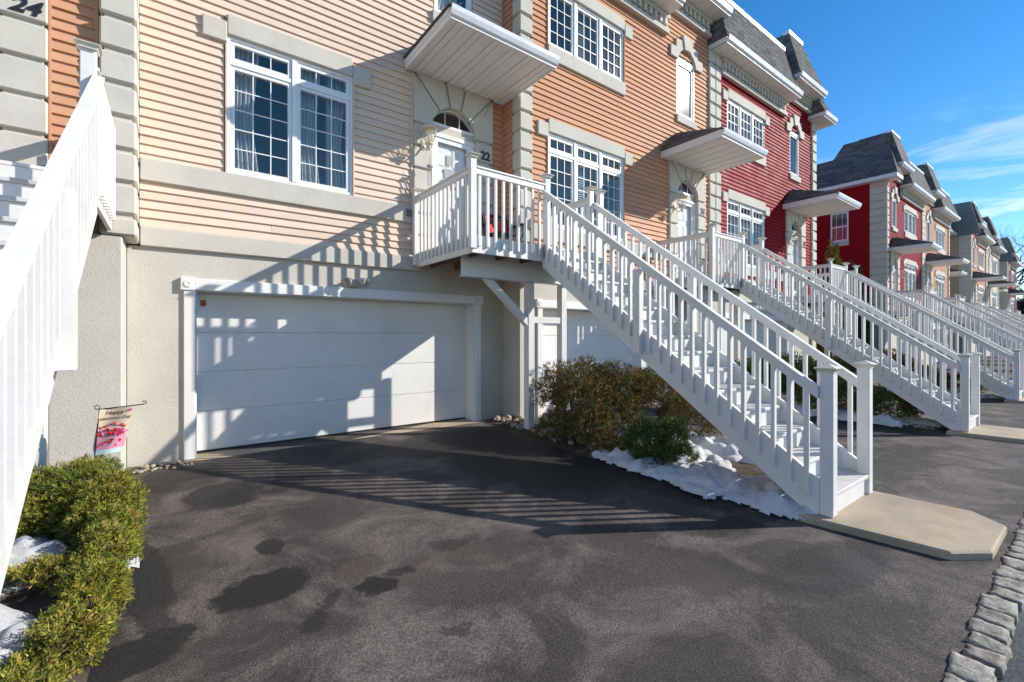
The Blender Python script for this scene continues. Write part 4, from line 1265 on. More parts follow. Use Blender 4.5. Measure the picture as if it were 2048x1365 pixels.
# ------------------------------------------------------------------ the far row of houses (mirrored plan: door first, then the bay)
FAR = [
    ('red', 26.30, 33.0, 6.30, 'deep red clapboard townhouse heading the far row, dark blank end wall'),
    ('orange', 33.0, 39.6, 6.30, 'orange clapboard townhouse next to the far red one'),
    ('tan', 39.6, 45.4, 7.30, 'tan townhouse set back in the middle of the far row'),
    ('orange', 45.4, 52.0, 6.10, 'orange townhouse with blank grey roof flank in the far row'),
    ('peach', 52.0, 58.4, 6.10, 'pale peach townhouse beyond the grey roof flank'),
    ('tan', 58.4, 64.8, 7.30, 'small tan townhouse set back near the far end of the row'),
    ('red', 64.8, 71.5, 6.20, 'last small red townhouse at the far end of the street'),
]
dF = -0.18
def far_house(i, m, x0, x1, yw, label):
    t = thing('townhouse', label, 'townhouse', ((x0 + x1) / 2, yw, 0), 'townhouses in the far row')
    a, b = x0 + 0.62, x0 + 2.05          # door
    c, d = x0 + 3.05, x0 + 5.25          # window bay
    e, f_ = x0 + 0.95, x0 + 1.68         # arched window
    holed_wall(t, 'wall', m, x0 + 0.30, x1, 2.6, 9.45, yw + 0.012, yw + 0.16, [(c + .02, d - .02, 3.66 + dF, 5.38 + dF), (c + .02, d - .02, 7.0 + dF, 8.1 + dF), (a + .34, b - .34, 2.6, 5.40 + dF), (e, f_, 6.92 + dF, 8.55 + dF)])
    siding(t, m, x0 + 0.30, x1 - 0.3, 2.856 + dF, 9.0, yw, [(c, d, 3.4 + dF, 5.64 + dF), (c, d, 6.74 + dF, 8.34 + dF), (a, b, 2.6, 5.74 + dF), (e, f_, 6.72 + dF, 8.36 + dF)], joined=True)
    shell(t, x0 + 0.1, x1, yw, 9.3)
    quoins(t, x0, x0 + 0.32, yw - 0.07, yw + 0.6, 2.5, 8.75, joined=(i > 0))
    quoins(t, x1 - 0.30, x1 - 0.01, yw - 0.07, yw + 0.3, 2.5, 8.75, joined=True)
    window(t, c, d, 3.655 + dF, 5.385 + dF, yw - 0.02, 3, 5.06 + dF, 2, 4, 'none', True)
    window(t, c, d, 7.0 + dF, 8.1 + dF, yw - 0.02, 3, None, 2, 3, 'none', True)
    lintel(t, c, d, 5.388 + dF, yw - 0.062); lintel(t, c, d, 8.103 + dF, yw - 0.062)
    stone_box(t, 'sill', c - 0.02, d + 0.02, yw - 0.07, yw + 0.02, 6.72 + dF, 6.997 + dF)
    stone_box(t, 'sill_band', b + 0.02, x1 - 0.31, yw - 0.062, yw + 0.02, 3.38 + dF, 3.642 + dF)
    stone_box(t, 'water_table', x0 + 0.33, x1 - 0.31, yw - 0.045, yw + 0.03, 2.628 + dF, 2.854 + dF)
    door_surround(t, a, b, 2.915 + dF, 5.80 + dF, yw, None)
    arched_window(t, e, f_, 6.92 + dF, 8.28 + dF, yw)
    canopy(t, a - 0.15, b + 0.2, yw - 0.02, yw - 1.5, 5.72 + dF, True)
    holed_wall(t, 'foundation_wall', 'stucco', x0, x1, -0.5, 2.46, yw + 0.01, yw + 0.26, [(x0 + 2.3, x0 + 6.0, -0.5, 1.95)])
    garage(t, x0 + 2.3, x0 + 6.0, -0.1, 1.95, yw + 0.01, yw + 0.31, True)
    cornice(t, x0 + 2.3, x1, yw, 8.80); cornice(t, x0 + 0.3, x0 + 2.3, yw, 9.42)
    mansard(t, x0 + 2.25, x1 + 0.02, yw, 8.80, 10.4, 0.5, lo=True)
    mansard(t, x0 + 0.45, x0 + 2.35, yw, 9.42, 11.15, 0.5, 0.2, 0.3, lo=True)
    if i == 0:
        box('side_wall', m, t, x0 + 0.02, x0 + 0.28, yw + 0.61, yw + 10, -0.5, 8.75)
        G = Geo(); z = 2.856 + dF
        while z < 8.7:
            v, f = prism_xz([(x0 + 0.03, z), (x0, z), (x0 + 0.013, z + EXP), (x0 + 0.03, z + EXP)], yw + 0.605, yw + 9.9); G.add(v, f); z += EXP
        G.build('siding', m, t, kind='stuff')
        # end window
        W = Geo(); ya, yb, za, zb = 7.72, 8.46, 6.22, 7.62; xw = x0 - 0.035
        W.box(xw, xw + 0.05, ya, ya + 0.06, za, zb); W.box(xw, xw + 0.05, yb - 0.06, yb, za, zb)
        W.box(xw, xw + 0.05, ya + 0.06, yb - 0.06, za, za + 0.06); W.box(xw, xw + 0.05, ya + 0.06, yb - 0.06, zb - 0.06, zb)
        W.box(xw + 0.002, xw + 0.048, ya + 0.06, yb - 0.06, (za + zb) / 2 - 0.03, (za + zb) / 2 + 0.03)
        w = W.build('window', 'vinyl', t, (xw, ya, za))
        box('pane', 'glass', w, xw + 0.02, xw + 0.024, ya + 0.05, yb - 0.05, za + 0.05, zb - 0.05)
        box('room_backing', 'dark_room', w, xw + 0.032, xw + 0.040, ya + 0.04, yb - 0.04, za + 0.04, zb - 0.04)
        Q = Geo()
        for k in (1, 2): Q.box(xw + 0.006, xw + 0.018, ya + (yb - ya) * k / 3 - 0.008, ya + (yb - ya) * k / 3 + 0.008, za + 0.06, zb - 0.06)
        Q.build('muntin_grid', 'vinyl', w)
        stone_box(t, 'sill', x0 - 0.05, x0 + 0.02, ya - 0.02, yb + 0.02, za - 0.24, za - 0.003)
        # end eave and steep end roof, higher over the front part
        xo = x0 - 0.42
        S_ = Geo(); S_.box(xo, x0 + 0.4, yw - 0.5, yw + 10, 8.75, 8.77)
        r = S_.build('roof', 'soffit', t, (x0, yw, 8.75))
        box('fascia', 'white_trim', r, xo - 0.02, xo, yw - 0.5, yw + 10, 8.74, 8.90)
        box('fascia', 'white_trim', r, xo, x0 + 0.55, yw - 0.52, yw - 0.5, 8.74, 8.90)
        H = Geo()
        shingles(H, (xo, yw + 10, 8.9), (xo, yw - 0.52, 8.9), (x0 + 0.45, yw - 0.06, 10.45), (x0 + 0.45, yw + 10, 10.45), 14, 0.27, 0.02)
        shingles(H, (xo, yw - 0.52, 8.9), (x0 + 0.6, yw - 0.52, 8.9), (x0 + 0.6, yw - 0.06, 10.45), (x0 + 0.45, yw - 0.06, 10.45), 14, 0.27)
        shingles(H, (x0 + 0.45, yw + 2.2, 10.45), (x0 + 0.45, yw - 0.1, 10.45), (x0 + 0.65, yw - 0.05, 11.15), (x0 + 0.65, yw + 1.8, 11.15), 6, 0.27, 0.02)
        H.build('shingles', 'shingle', r, kind='stuff', recalc=False)
    if FAR[i - 1][3] > yw and i > 0:
        # flank of a house that stands forward of its set-back neighbour: tan wall and grey roof flank
        box('side_wall', 'tan', t, x0 - 0.04, x0 - 0.003, yw + 0.62, yw + 6, -0.5, 8.75)
        Geo().add(*prism_yz([(yw - 0.55, 8.75), (yw - 0.05, 11.1), (yw + 5, 11.1), (yw + 5, 8.75)], x0 - 0.12, x0 - 0.05)).build('roof_flank', 'grey_roof', t)
    return t
for i, (m, x0, x1, yw, label) in enumerate(FAR):
    far_house(i, m, x0, x1, yw, label)
    names = ['first', 'second', 'third', 'fourth', 'fifth', 'sixth', 'seventh']
    staircase('white staircase, %s from the gap in the far row of houses' % names[i], x0 - 4.35, dF, mirror=True, lo=True)

# ------------------------------------------------------------------ lanterns, light, flag and things on the landing
lantern(3.24, YW - 0.075, 4.66, 'cream glass wall lantern by the door of the peach house')
lantern(9.46, Y20 - 0.075, 4.66 + d20, 'cream glass wall lantern by the door of orange house 20')
lantern(15.76, Y20 - 0.075, 4.66 + d18, 'cream glass wall lantern by the door of the red end house')
for i, (m, x0, x1, yw, label) in enumerate(FAR[:2]):
    lantern(x0 + 1.9, yw - 0.075, 4.66 + dF, ['small lantern on the far red townhouse', 'small lantern on the far orange townhouse'][i])

# wind chime below the lantern
wc = thing('wind_chime', 'small dangling wind chime below the lantern at door 22', 'wind chime', (3.27, 6.5, 4.2))
cx_, cy_ = 3.27, 6.50
Geo().add(*tube([(cx_, cy_, 4.42), (cx_, cy_, 4.30)], [0.003, 0.003], 5)).build('cord', 'black', wc)
v, f = lathe([(0.005, 0.045), (0.05, 0.01), (0.055, 0.0), (0.04, -0.01)], 12, (cx_, cy_, 4.27)); Geo().add(v, f).build('bell', 'lead', wc, smooth=True)
for k in range(4):
    a = k * math.pi / 2 + 0.4
    Geo().add(*tube([(cx_ + 0.035 * math.cos(a), cy_ + 0.035 * math.sin(a), 4.26), (cx_ + 0.035 * math.cos(a), cy_ + 0.035 * math.sin(a), 4.02 - 0.03 * k)], [0.006, 0.006], 6)).build('chime_tube', 'lead', wc)
Geo().add(*tube([(cx_, cy_, 4.26), (cx_, cy_, 3.9)], [0.002, 0.002], 4)).build('clapper_cord', 'black', wc)
Geo().add(*lathe([(0.003, 0.03), (0.025, 0.0), (0.003, -0.035)], 8, (cx_, cy_, 3.88))).build('clapper', 'black', wc)

# twin-head flood light over the garage
fl = thing('flood_light', 'grey twin-headed flood light above the garage of the peach house', 'light', (2.13, 6.75, 2.40))
box('junction_box', 'brass', fl, 2.09, 2.19, 6.68, 6.749, 2.31, 2.42, 0.008)
for s in (-1, 1):
    c0 = Vector((2.14 + s * 0.04, 6.68, 2.42)); d0 = Vector((s * 0.8, -0.75, -0.42)).normalized()
    Geo().add(*tube([c0, c0 + d0 * 0.05, c0 + d0 * 0.06, c0 + d0 * 0.13, c0 + d0 * 0.15], [0.022, 0.028, 0.045, 0.072, 0.072], 16)).build('lamp_head', 'lead', fl)
    Geo().add(*tube([c0 + d0 * 0.149, c0 + d0 * 0.156], [0.062, 0.05], 16)).build('lens', 'lamp_glass', fl)

# valentine flag on a bent iron holder
fg = thing('garden_flag', 'pink valentine garden flag on a black iron hook behind the hedge', 'flag', (-0.53, 5.2, 0.05))
fx0, fx1, fy = -0.485, -0.262, 5.2
tilt = 0.045
def fp(u, w): # u 0..1 across, w 0..1 down
    z = 0.965 - w * 0.385 + u * 0.015
    x = fx0 + (fx1 - fx0) * u - w * (0.055 + 0.012 * u)
    return (x, fy - 0.012 + 0.018 * math.sin(u * 5 + w * 2), z)
Geo().add(*tube([(-0.555, fy, 0.06), (-0.487, fy, 0.975), (-0.485, fy, 0.99), (-0.50, fy, 1.005), (-0.52, fy, 0.995), (-0.515, fy, 0.975), (-0.487, fy, 0.968), (-0.20, fy, 0.985), (-0.175, fy, 0.995), (-0.178, fy, 1.012), (-0.205, fy, 1.012)],
                [0.005] * 11, 6)).build('iron_hook', 'black', fg)
def cloth(w0, w1, u0, u1, dy, nu=12, nw=8):
    v = []; f = []
    for j in range(nw + 1):
        for i in range(nu + 1):
            p = fp(u0 + (u1 - u0) * i / nu, w0 + (w1 - w0) * j / nw); v.append((p[0], p[1] + dy, p[2]))
    for j in range(nw):
        for i in range(nu):
            a = j * (nu + 1) + i; f.append((a, a + 1, a + nu + 2, a + nu + 1))
    return v, f
cl = Geo().add(*cloth(0, 1, 0, 1, 0)).build('cloth', 'flag_cloth', fg, recalc=False)
Geo().add(*cloth(0.60, 0.90, 0.03, 0.97, -0.0015)).build('envelope_print', 'pink', cl, recalc=False)
Geo().add(*cloth(0.90, 1.0, 0.0, 1.0, -0.0015)).build('border_print', 'pale_blue', cl, recalc=False)
def heart(u, w, s, m, k):
    c = fp(u, w); pts = []
    for i in range(18):
        t = 2 * math.pi * i / 18
        pts.append((c[0] + s * 0.0625 * 16 * math.sin(t) ** 3 * 0.9, c[1] - 0.003 - 0.0006 * k, c[2] + s * 0.0625 * (13 * math.cos(t) - 5 * math.cos(2 * t) - 2 * math.cos(3 * t) - math.cos(4 * t))))
    Geo().add(pts, [tuple(range(18))]).build('heart_print', m, cl, recalc=False)
rh = random.Random(5)
k = 0
for (u, w) in [(0.12, .42), (.25, .40), (.38, .36), (.5, .34), (.62, .36), (.74, .38), (.86, .42), (.2, .5), (.34, .47), (.46, .46), (.57, .48), (.69, .49), (.8, .5), (.13, .56), (.27, .56), (.41, .55), (.53, .55), (.66, .56), (.78, .57), (.90, .54)]:
    heart(u + rh.uniform(-.02, .02), w, 0.019 if w > .45 else 0.014, ['heart_red', 'heart_red', 'hot_pink', 'heart_red', 'pink'][k % 5], k); k += 1
for (u, w, s) in [(.3, .76, .016), (.5, .72, .02), (.8, .73, .014), (.15, .82, .010), (.7, .83, .009)]:
    heart(u, w, s, 'heart_red', 3)
heart(.93, .07, .013, 'hot_pink', 2); heart(.86, .08, .011, 'hot_pink', 3)
def flag_text(txt, u, w, size):
    v, f = text_geo(txt, size, 0.0003, 0.35, 0.0)
    c = fp(u, w)
    Geo().add([(c[0] + p[0], fp(min(1, max(0, u + p[0] / 0.22)), w)[1] - 0.004 - p[2], c[2] + p[1] + p[0] * 0.07) for p in v], f).build('lettering', 'ink', cl, recalc=False)
flag_text('Happy', .46, .10, .048)
flag_text("Valentine's Day", .47, .22, .036)
lettering('seven_print', cl, '7', 0.07, fp(.52, .74)[0], fp(.52, .74)[1] - 0.008, fp(.52, .74)[2], 'ink', 0.2, 0.0, 0.0005)

# folding chair with red seat, mat, on the landing of 22
ch = thing('folding_chair', 'black folding camp chair with red fabric on the landing of house 22', 'chair', (4.55, 6.25, 2.916))
zL = 2.916; X0, X1_, Yb, Yf = 4.28, 4.78, 6.5, 6.02
for (a, b) in (((X0, Yf, zL), (X0 + 0.04, Yb, zL + 0.42)), ((X1_, Yf, zL), (X1_ - 0.04, Yb, zL + 0.42)), ((X0, Yb, zL), (X0, Yf, zL + 0.40)), ((X1_, Yb, zL), (X1_, Yf, zL + 0.40))):
    Geo().add(*tube([a, b], [0.011, 0.011], 8)).build('leg', 'black', ch)
for xx in (X0, X1_):
    Geo().add(*tube([(xx, Yb - 0.06, zL + 0.36), (xx, Yb + 0.06, zL + 0.80)], [0.011, 0.011], 8)).build('back_post', 'black', ch)
    box('armrest', 'black_cloth', ch, xx - 0.03, xx + 0.03, Yf, Yb, zL + 0.56, zL + 0.59, 0.008)
    Geo().add(*tube([(xx, Yf + 0.02, zL + 0.38), (xx, Yf + 0.02, zL + 0.56)], [0.009, 0.009], 8)).build('arm_post', 'black', ch)
v = []; f = []
for j in range(7):
    for i in range(9):
        u, w = i / 8, j / 6
        v.append((X0 + (X1_ - X0) * u, Yf + (Yb - Yf - 0.05) * w, zL + 0.40 - 0.06 * math.sin(math.pi * u) * (0.6 + 0.4 * math.sin(math.pi * w))))
for j in range(6):
    for i in range(8):
        a = j * 9 + i; f.append((a, a + 1, a + 10, a + 9))
Geo().add(v, f).build('seat', 'black_cloth', ch, smooth=True, recalc=False)
v = []
for j in range(7):
    for i in range(9):
        u, w = i / 8, j / 6
        v.append((X0 + (X1_ - X0) * u, Yb - 0.04 + 0.10 * w - 0.04 * (1 - math.sin(math.pi * u)), zL + 0.42 + 0.38 * w))
Geo().add(v, f).build('backrest', 'black_cloth', ch, smooth=True, recalc=False)
v2 = [(p[0] * 0.86 + 4.53 * 0.14, p[1] - 0.014, zL + 0.44 + (p[2] - zL - 0.42) * 0.80) for p in v]
Geo().add(v2, f).build('red_panel', 'red_cloth', ch, smooth=True, recalc=False)
mt = tag(box('door_mat', 'rust', None, 3.55, 4.75, 5.12, 5.42, 2.917, 2.968, 0.02), 'rusty red rolled mat lying on the landing of house 22', 'mat')
# leaning black umbrella
um = thing('folded_umbrella', 'folded black umbrella leaning by the storm door of house 22', 'umbrella', (4.12, 6.45, 2.916))
Geo().add(*tube([(4.02, 6.25, 2.92), (4.08, 6.42, 3.25), (4.13, 6.56, 3.72), (4.14, 6.60, 3.86)], [0.008, 0.05, 0.035, 0.012], 10)).build('canopy_cloth', 'black_cloth', um, smooth=True)
Geo().add(*tube([(4.14, 6.60, 3.85), (4.15, 6.62, 3.97), (4.17, 6.62, 4.0), (4.20, 6.61, 3.97)], [0.009, 0.011, 0.011, 0.011], 8)).build('handle', 'wood_brown', um, smooth=True)
# urn on the landing of 24
ur = tag(Geo().add(*lathe([(0.07, 0), (0.08, 0.02), (0.06, 0.05), (0.10, 0.16), (0.11, 0.2), (0.135, 0.21), (0.14, 0.24), (0.12, 0.245), (0.10, 0.2)], 20, (-0.86, 6.02, 2.918))).build('planter_urn', 'brown_sign', None, (-0.86, 6.02, 2.918), smooth=True),
         'small brown urn planter on the landing of house 24', 'planter')

# ------------------------------------------------------------------ planting beds, snow, rocks
def bed(x0, x1, y0, y1, seed):
    def zf(x, y):
        e = min(x - x0, x1 - x, y - y0, y1 - y)
        return g(x, y) - 0.02 + min(1, max(0, e / 0.18)) * 0.07 + 0.02 * mnoise.noise((x * 3, y * 3, seed))
    sheet('planting_bed', 'soil', x0, x1, 40, y0, y1, 60, zf)
bed(4.16, 6.1, 1.55, 6.24, 1); bed(4.16 + DX[20], 5.7 + DX[20], 1.55, 6.24, 2); bed(4.16 + DX[18], 5.75 + DX[18], 1.55, 6.24, 3); bed(-1.75, -0.24, 1.3, 6.3, 4)

def snow(label, x0, x1, y0, y1, res, hf, name='snow'):
    nx, ny = int((x1 - x0) / res), int((y1 - y0) / res)
    v = []; idx = {}; f = []
    H = {}
    for j in range(ny + 1):
        for i in range(nx + 1):
            x = x0 + (x1 - x0) * i / nx; y = y0 + (y1 - y0) * j / ny
            H[i, j] = (x, y, hf(x, y))
    def vid(i, j):
        if (i, j) not in idx:
            x, y, h = H[i, j]
            idx[i, j] = len(v); v.append((x, y, g(x, y) + 0.03 + max(h, -0.05)))
        return idx[i, j]
    for j in range(ny):
        for i in range(nx):
            if max(H[i, j][2], H[i + 1, j][2], H[i, j + 1][2], H[i + 1, j + 1][2]) > 0:
                f.append((vid(i, j), vid(i + 1, j), vid(i + 1, j + 1), vid(i, j + 1)))
    o = add(name, mesh(name, v, f, 'snow', True))
    tag(o, label, 'snow', None, 'stuff')
def fbm(x, y, s, sd, o=4):
    return mnoise.fractal((x * s, y * s, sd), 1.0, 2.1, o)
def blobs(lst, amp, s, sd):
    def hf(x, y):
        h = -1.0
        for (cx, cy, rx, ry, hh) in lst:
            q = ((x - cx) / rx) ** 2 + ((y - cy) / ry) ** 2
            h = max(h, hh * (1 - q))
        edge = fbm(x, y, s, sd) * amp
        h = h + edge
        return 0.5 * h if h < 0 else (h ** 0.65) * 0.36 + (0.075 * fbm(x, y, s * 2.6, sd + 3, 2) + 0.012 * fbm(x, y, s * 9, sd + 7, 2)) * min(1, h * 10)
    return hf
snow('crusted snow heap under the flight of house 22', 4.0, 6.2, 1.4, 5.2, 0.022, blobs([(4.55, 2.55, .45, .85, .16), (4.95, 3.3, .55, .7, .30), (5.3, 3.9, .5, .7, .30), (4.30, 3.2, .16, .6, .10), (4.48, 1.78, .36, .34, .11), (5.7, 3.1, .45, .9, .26), (5.6, 4.1, .4, .5, .26), (4.6, 5.1, .22, .25, .12)], 0.13, 2.4, 1))
snow('snow drift under the second full staircase', 9.6, 12.2, 1.5, 5.6, 0.04, blobs([(10.3, 2.9, .35, .9, .25), (10.5, 3.9, .6, .7, .25), (10.6, 2.0, .3, .35, .10)], 0.10, 2.0, 5))
snow('snow drift under the third full staircase', 16.2, 18.6, 1.5, 5.6, 0.06, blobs([(16.8, 3.0, .4, 1.1, .25), (17.0, 2.0, .3, .35, .10)], 0.10, 2.0, 8))
snow('snow lying beside the foreground juniper hedge', -2.2, -0.1, 0.9, 6.3, 0.022, blobs([(-0.95, 4.2, .35, .6, .16), (-0.95, 2.9, .36, .6, .18), (-1.3, 3.5, .5, 1.2, .2), (-0.27, 3.95, .07, .10, .05), (-0.8, 2.0, .35, .7, .15), (-0.78, 3.2, .28, .36, .16), (-0.72, 4.2, .22, .3, .14)], 0.10, 2.4, 11))
snow('small snow patches on the dark mulch by the post', 4.2, 5.7, 4.3, 6.4, 0.02, blobs([(4.75, 5.75, .22, .14, .12), (4.75, 5.0, .16, .22, .10), (5.5, 5.9, .25, .2, .10)], 0.08, 3.0, 15))

pb = [fix_me for fix_me in []]
pmesh = []
for i in range(8):
    bm = lump(1, random.uniform(0.7, 1), random.uniform(0.55, 0.8), i + 3, 2, 0.35)
    me = bpy.data.meshes.new('rock'); bm.to_mesh(me); bm.free(); me.materials.append(M['pebble']); me.shade_smooth(); pmesh.append(me)
rb = add('rock_bed', mesh('rock_bed', *box_geo(4.35, 4.85, 4.9, 6.6, 0.0, 0.075), 'soil'), (0, 0, 0))
tag(rb, 'bed of loose brown river rocks round the white support post', 'rocks')
rr = random.Random(3)
for i in range(95):
    t = rr.random()
    y = 4.35 + 2.2 * t; xc = 4.30 + 0.10 * t
    x = xc + rr.random() ** 1.3 * 0.5
    s = rr.uniform(0.028, 0.062)
    add('rock', pmesh[i % 8], (x, y, g(x, y) + 0.045 + s * 0.3 + rr.random() * 0.02), rb, rot=(rr.uniform(-.4, .4), rr.uniform(-.4, .4), rr.uniform(0, 6.3)), scale=(s, s, s))
ed = thing('rock_edging', 'small rocks and gravel along the wall by the garage corner', 'rocks', (-0.1, 6.4, 0.08))
for i in range(46):
    x = rr.uniform(-0.32, 0.22); y = rr.uniform(6.36, 6.70); s = rr.uniform(0.012, 0.034)
    add('rock', pmesh[i % 8], (x, y, g(x, y) + s * 0.4), ed, rot=(rr.uniform(-.4, .4), rr.uniform(-.4, .4), rr.uniform(0, 6.3)), scale=(s, s, s * 0.8))
for q, (ox, lab) in enumerate(((DX[20], 'scattered rocks and leaves under the second full staircase'), (DX[18], 'scattered rocks and leaves under the third full staircase'))):
    e2 = thing('rock_edging', lab, 'rocks', (4.5 + ox, 2.2, 0))
    for i in range(30):
        x = 4.25 + ox + rr.random() * 0.5; y = 1.7 + rr.random() * 1.2; s = rr.uniform(0.02, 0.055)
        add('rock', pmesh[i % 8], (x, y, g(x, y) + 0.04 + s * 0.3), e2, rot=(rr.uniform(-.4, .4), rr.uniform(-.4, .4), rr.uniform(0, 6.3)), scale=(s, s, s))

# ------------------------------------------------------------------ shrubs and trees
PAL = {
    'green_gold': [((0.22, 0.24, 0.03), 4), ((0.33, 0.30, 0.045), 4), ((0.09, 0.125, 0.02), 2.4), ((0.34, 0.26, 0.065), 1.8), ((0.17, 0.10, 0.03), 0.6)],
    'bronze': [((0.30, 0.19, 0.05), 3.4), ((0.16, 0.145, 0.032), 3), ((0.08, 0.115, 0.024), 3), ((0.25, 0.115, 0.034), 1.6), ((0.12, 0.08, 0.045), 1.2)],
    'green': [((0.075, 0.115, 0.024), 4), ((0.12, 0.16, 0.034), 4), ((0.17, 0.13, 0.045), 1.4)],
    'dark': [((0.03, 0.05, 0.02), 4), ((0.045, 0.06, 0.022), 3), ((0.07, 0.05, 0.025), 1)],
}
def pick(pal, r):
    tot = sum(w for _, w in pal); q = r.random() * tot
    for c, w in pal:
        q -= w
        if q <= 0: return c
    return pal[-1][0]
def bush(name, label, blobs_, n, ln, pal, seed, group=None, stems=14, cat='shrub', leafs=7, up=0.35, thin=0.13, gap=0.30):
    r = random.Random(seed)
    cx = sum(b[0] for b in blobs_) / len(blobs_); cy = sum(b[1] for b in blobs_) / len(blobs_)
    base = g(cx, cy)
    t = thing(name, label, cat, (cx, cy, base), group)
    G = Geo()
    wts = [(b[3] * b[4] + b[3] * b[5] + b[4] * b[5]) for b in blobs_]
    tot = sum(wts)
    pals = PAL[pal] if isinstance(pal, str) else None
    for i in range(n):
        q = r.random() * tot; bi = 0
        while q > wts[bi] and bi < len(blobs_) - 1: q -= wts[bi]; bi += 1
        b = blobs_[bi]
        while True:
            d = Vector((r.gauss(0, 1), r.gauss(0, 1), r.gauss(0, 1)))
            if d.length > 0.1:
                d.normalize()
                if d.z > -0.45: break
        sh = 0.45 + 0.6 * r.random() ** 0.5
        lumpy = 1 + 0.30 * mnoise.noise(Vector((d.x * 2.3 + bi * 5, d.y * 2.3, d.z * 2.3 + seed)))
        p = Vector((b[0] + d.x * b[3] * sh * lumpy, b[1] + d.y * b[4] * sh * lumpy, b[2] + d.z * b[5] * sh * lumpy))
        if p.z < base + 0.01: continue
        if mnoise.noise(p * 4.5 + Vector((seed, 0, 0))) > gap: continue     # gaps in the crown
        pl = pals
        c0 = pick(pl, r)
        zone = mnoise.noise(p * 3.1 + Vector((0, seed, 0)))          # patches of fresh, dull and winter-browned growth
        if zone > 0.18: c0 = (c0[0] * 1.06, c0[1] * 0.97, c0[2] * 0.95)
        elif zone < -0.2: c0 = (c0[0] * 0.66, c0[1] * 0.82, c0[2] * 0.85)
        axis = (d + Vector((r.gauss(0, .35), r.gauss(0, .35), up + r.gauss(0, .25)))).normalized()
        k0 = 0.8 + 0.4 * r.random()
        for k in range(leafs):
            s = k / leafs
            o = p + axis * ln * s * 0.9
            dr = (axis * 0.75 + Vector((r.gauss(0, .55), r.gauss(0, .55), r.gauss(0, .55)))).normalized()
            L = ln * (0.75 - 0.35 * s) * (0.7 + 0.6 * r.random())
            sd = dr.cross(Vector((r.gauss(0, 1), r.gauss(0, 1), r.gauss(0, 1)))).normalized() * L * thin * (1 + r.random() * .5)
            m_ = o + dr * L * 0.45
            kk = k0 * (0.85 + 0.3 * r.random())
            tint = (c0[0] * kk, c0[1] * kk, c0[2] * kk)
            G.add([o, m_ + sd, o + dr * L, m_ - sd], [(0, 1, 2, 3)], tint)
    G.build('foliage', 'juniper', t, recalc=False)
    for i in range(stems):
        b = blobs_[r.randrange(len(blobs_))]
        e = Vector((b[0] + r.uniform(-.8, .8) * b[3], b[1] + r.uniform(-.8, .8) * b[4], b[2] + r.uniform(0, .6) * b[5]))
        s0 = Vector((b[0] + r.uniform(-.2, .2) * b[3], b[1] + r.uniform(-.2, .2) * b[4], base - 0.02))
        mid = s0.lerp(e, 0.5) + Vector((r.gauss(0, .05), r.gauss(0, .05), 0.03))
        w = 0.006 + 0.006 * r.random()
        Geo().add(*tube([s0, mid, e], [w * 1.6, w, w * 0.4], 5)).build('stem', 'bark', t)
    return t
bush('juniper_hedge', 'green-gold juniper hedge in the foreground beside the dark driveway',
     [(-0.60, 4.98, .24, .34, .42, .32), (-0.42, 4.68, .22, .23, .34, .30), (-0.33, 4.25, .15, .12, .28, .22), (-0.35, 3.86, .14, .16, .26, .22), (-0.62, 3.78, .11, .22, .16, .15), (-0.35, 3.46, .12, .13, .26, .18), (-0.39, 3.06, .10, .13, .28, .15), (-0.50, 2.68, .08, .12, .26, .12), (-0.84, 5.0, .22, .22, .36, .28)],
     16500, 0.046, 'green_gold', 21, stems=60, leafs=10, thin=0.08, gap=0.34)
bush('juniper_shrub', 'large bronze-green juniper mound below the flight of house 22',
     [(5.00, 4.95, .75, .62, .62, .45), (5.55, 4.6, .70, .55, .65, .42), (4.66, 4.55, .62, .38, .42, .38), (4.48, 4.25, .38, .28, .32, .30), (6.05, 4.3, .62, .5, .6, .40), (4.5, 3.95, .18, .22, .25, .18), (5.9, 3.6, .40, .35, .5, .34), (5.0, 4.3, .42, .45, .40, .34), (4.36, 4.62, .30, .24, .34, .26)],
     15000, 0.062, 'bronze', 33, stems=60, leafs=10, thin=0.08, gap=0.36)
bush('small_juniper', 'small dark green juniper standing in the snow by the driveway',
     [(4.60, 3.42, .26, .20, .24, .24), (4.80, 3.18, .30, .20, .18, .26), (4.45, 3.18, .14, .18, .27, .14), (4.62, 2.98, .16, .16, .18, .16), (4.72, 3.5, .42, .12, .14, .16)],
     3000, 0.070, 'green', 45, stems=26, leafs=9, thin=0.075, gap=0.26, up=0.8)
for q, ox in enumerate((DX[20], DX[18])):
    bush('juniper_shrub', ['broad dark juniper mound under the second full staircase', 'broad dark juniper mound under the third full staircase'][q],
         [(5.0 + ox, 4.9, .55, .7, .7, .5), (5.3 + ox, 4.0, .5, .6, .7, .45), (4.75 + ox, 3.3, .28, .45, .6, .38), (5.0 + ox, 2.6, .22, .45, .5, .30), (5.7 + ox, 4.4, .6, .6, .8, .5)],
         9000, 0.085, 'bronze' if q else 'green', 51 + q, stems=16, leafs=8, thin=0.11, gap=0.55)
    bush('clipped_hedge', ['clipped evergreen hedge in front of the garage of house 20', 'clipped evergreen hedge beyond the red house stairs'][q],
         [(6.2 + ox + k * 0.55, 5.4, .55, .4, .35, .5) for k in range(3 if q == 0 else 8)], 2600, 0.09, 'green_gold', 61 + q, stems=8)
bush('thuja', 'tall golden-green thuja in the gap before the far red house', [(22.6, 7.2, z, r, r, .9) for z, r in ((.8, .62), (1.8, .6), (2.9, .52), (3.9, .36), (4.6, .2))], 4200, 0.16, 'green_gold', 71, cat='shrub', up=0.9, stems=4)
bush('thuja', 'shorter dark thuja next to the golden one by the far red house', [(24.3, 7.0, z, r, r, .9) for z, r in ((.8, .65), (1.8, .65), (2.9, .55), (3.8, .36))], 4000, 0.16, 'dark', 72, cat='shrub', up=0.9, stems=4)
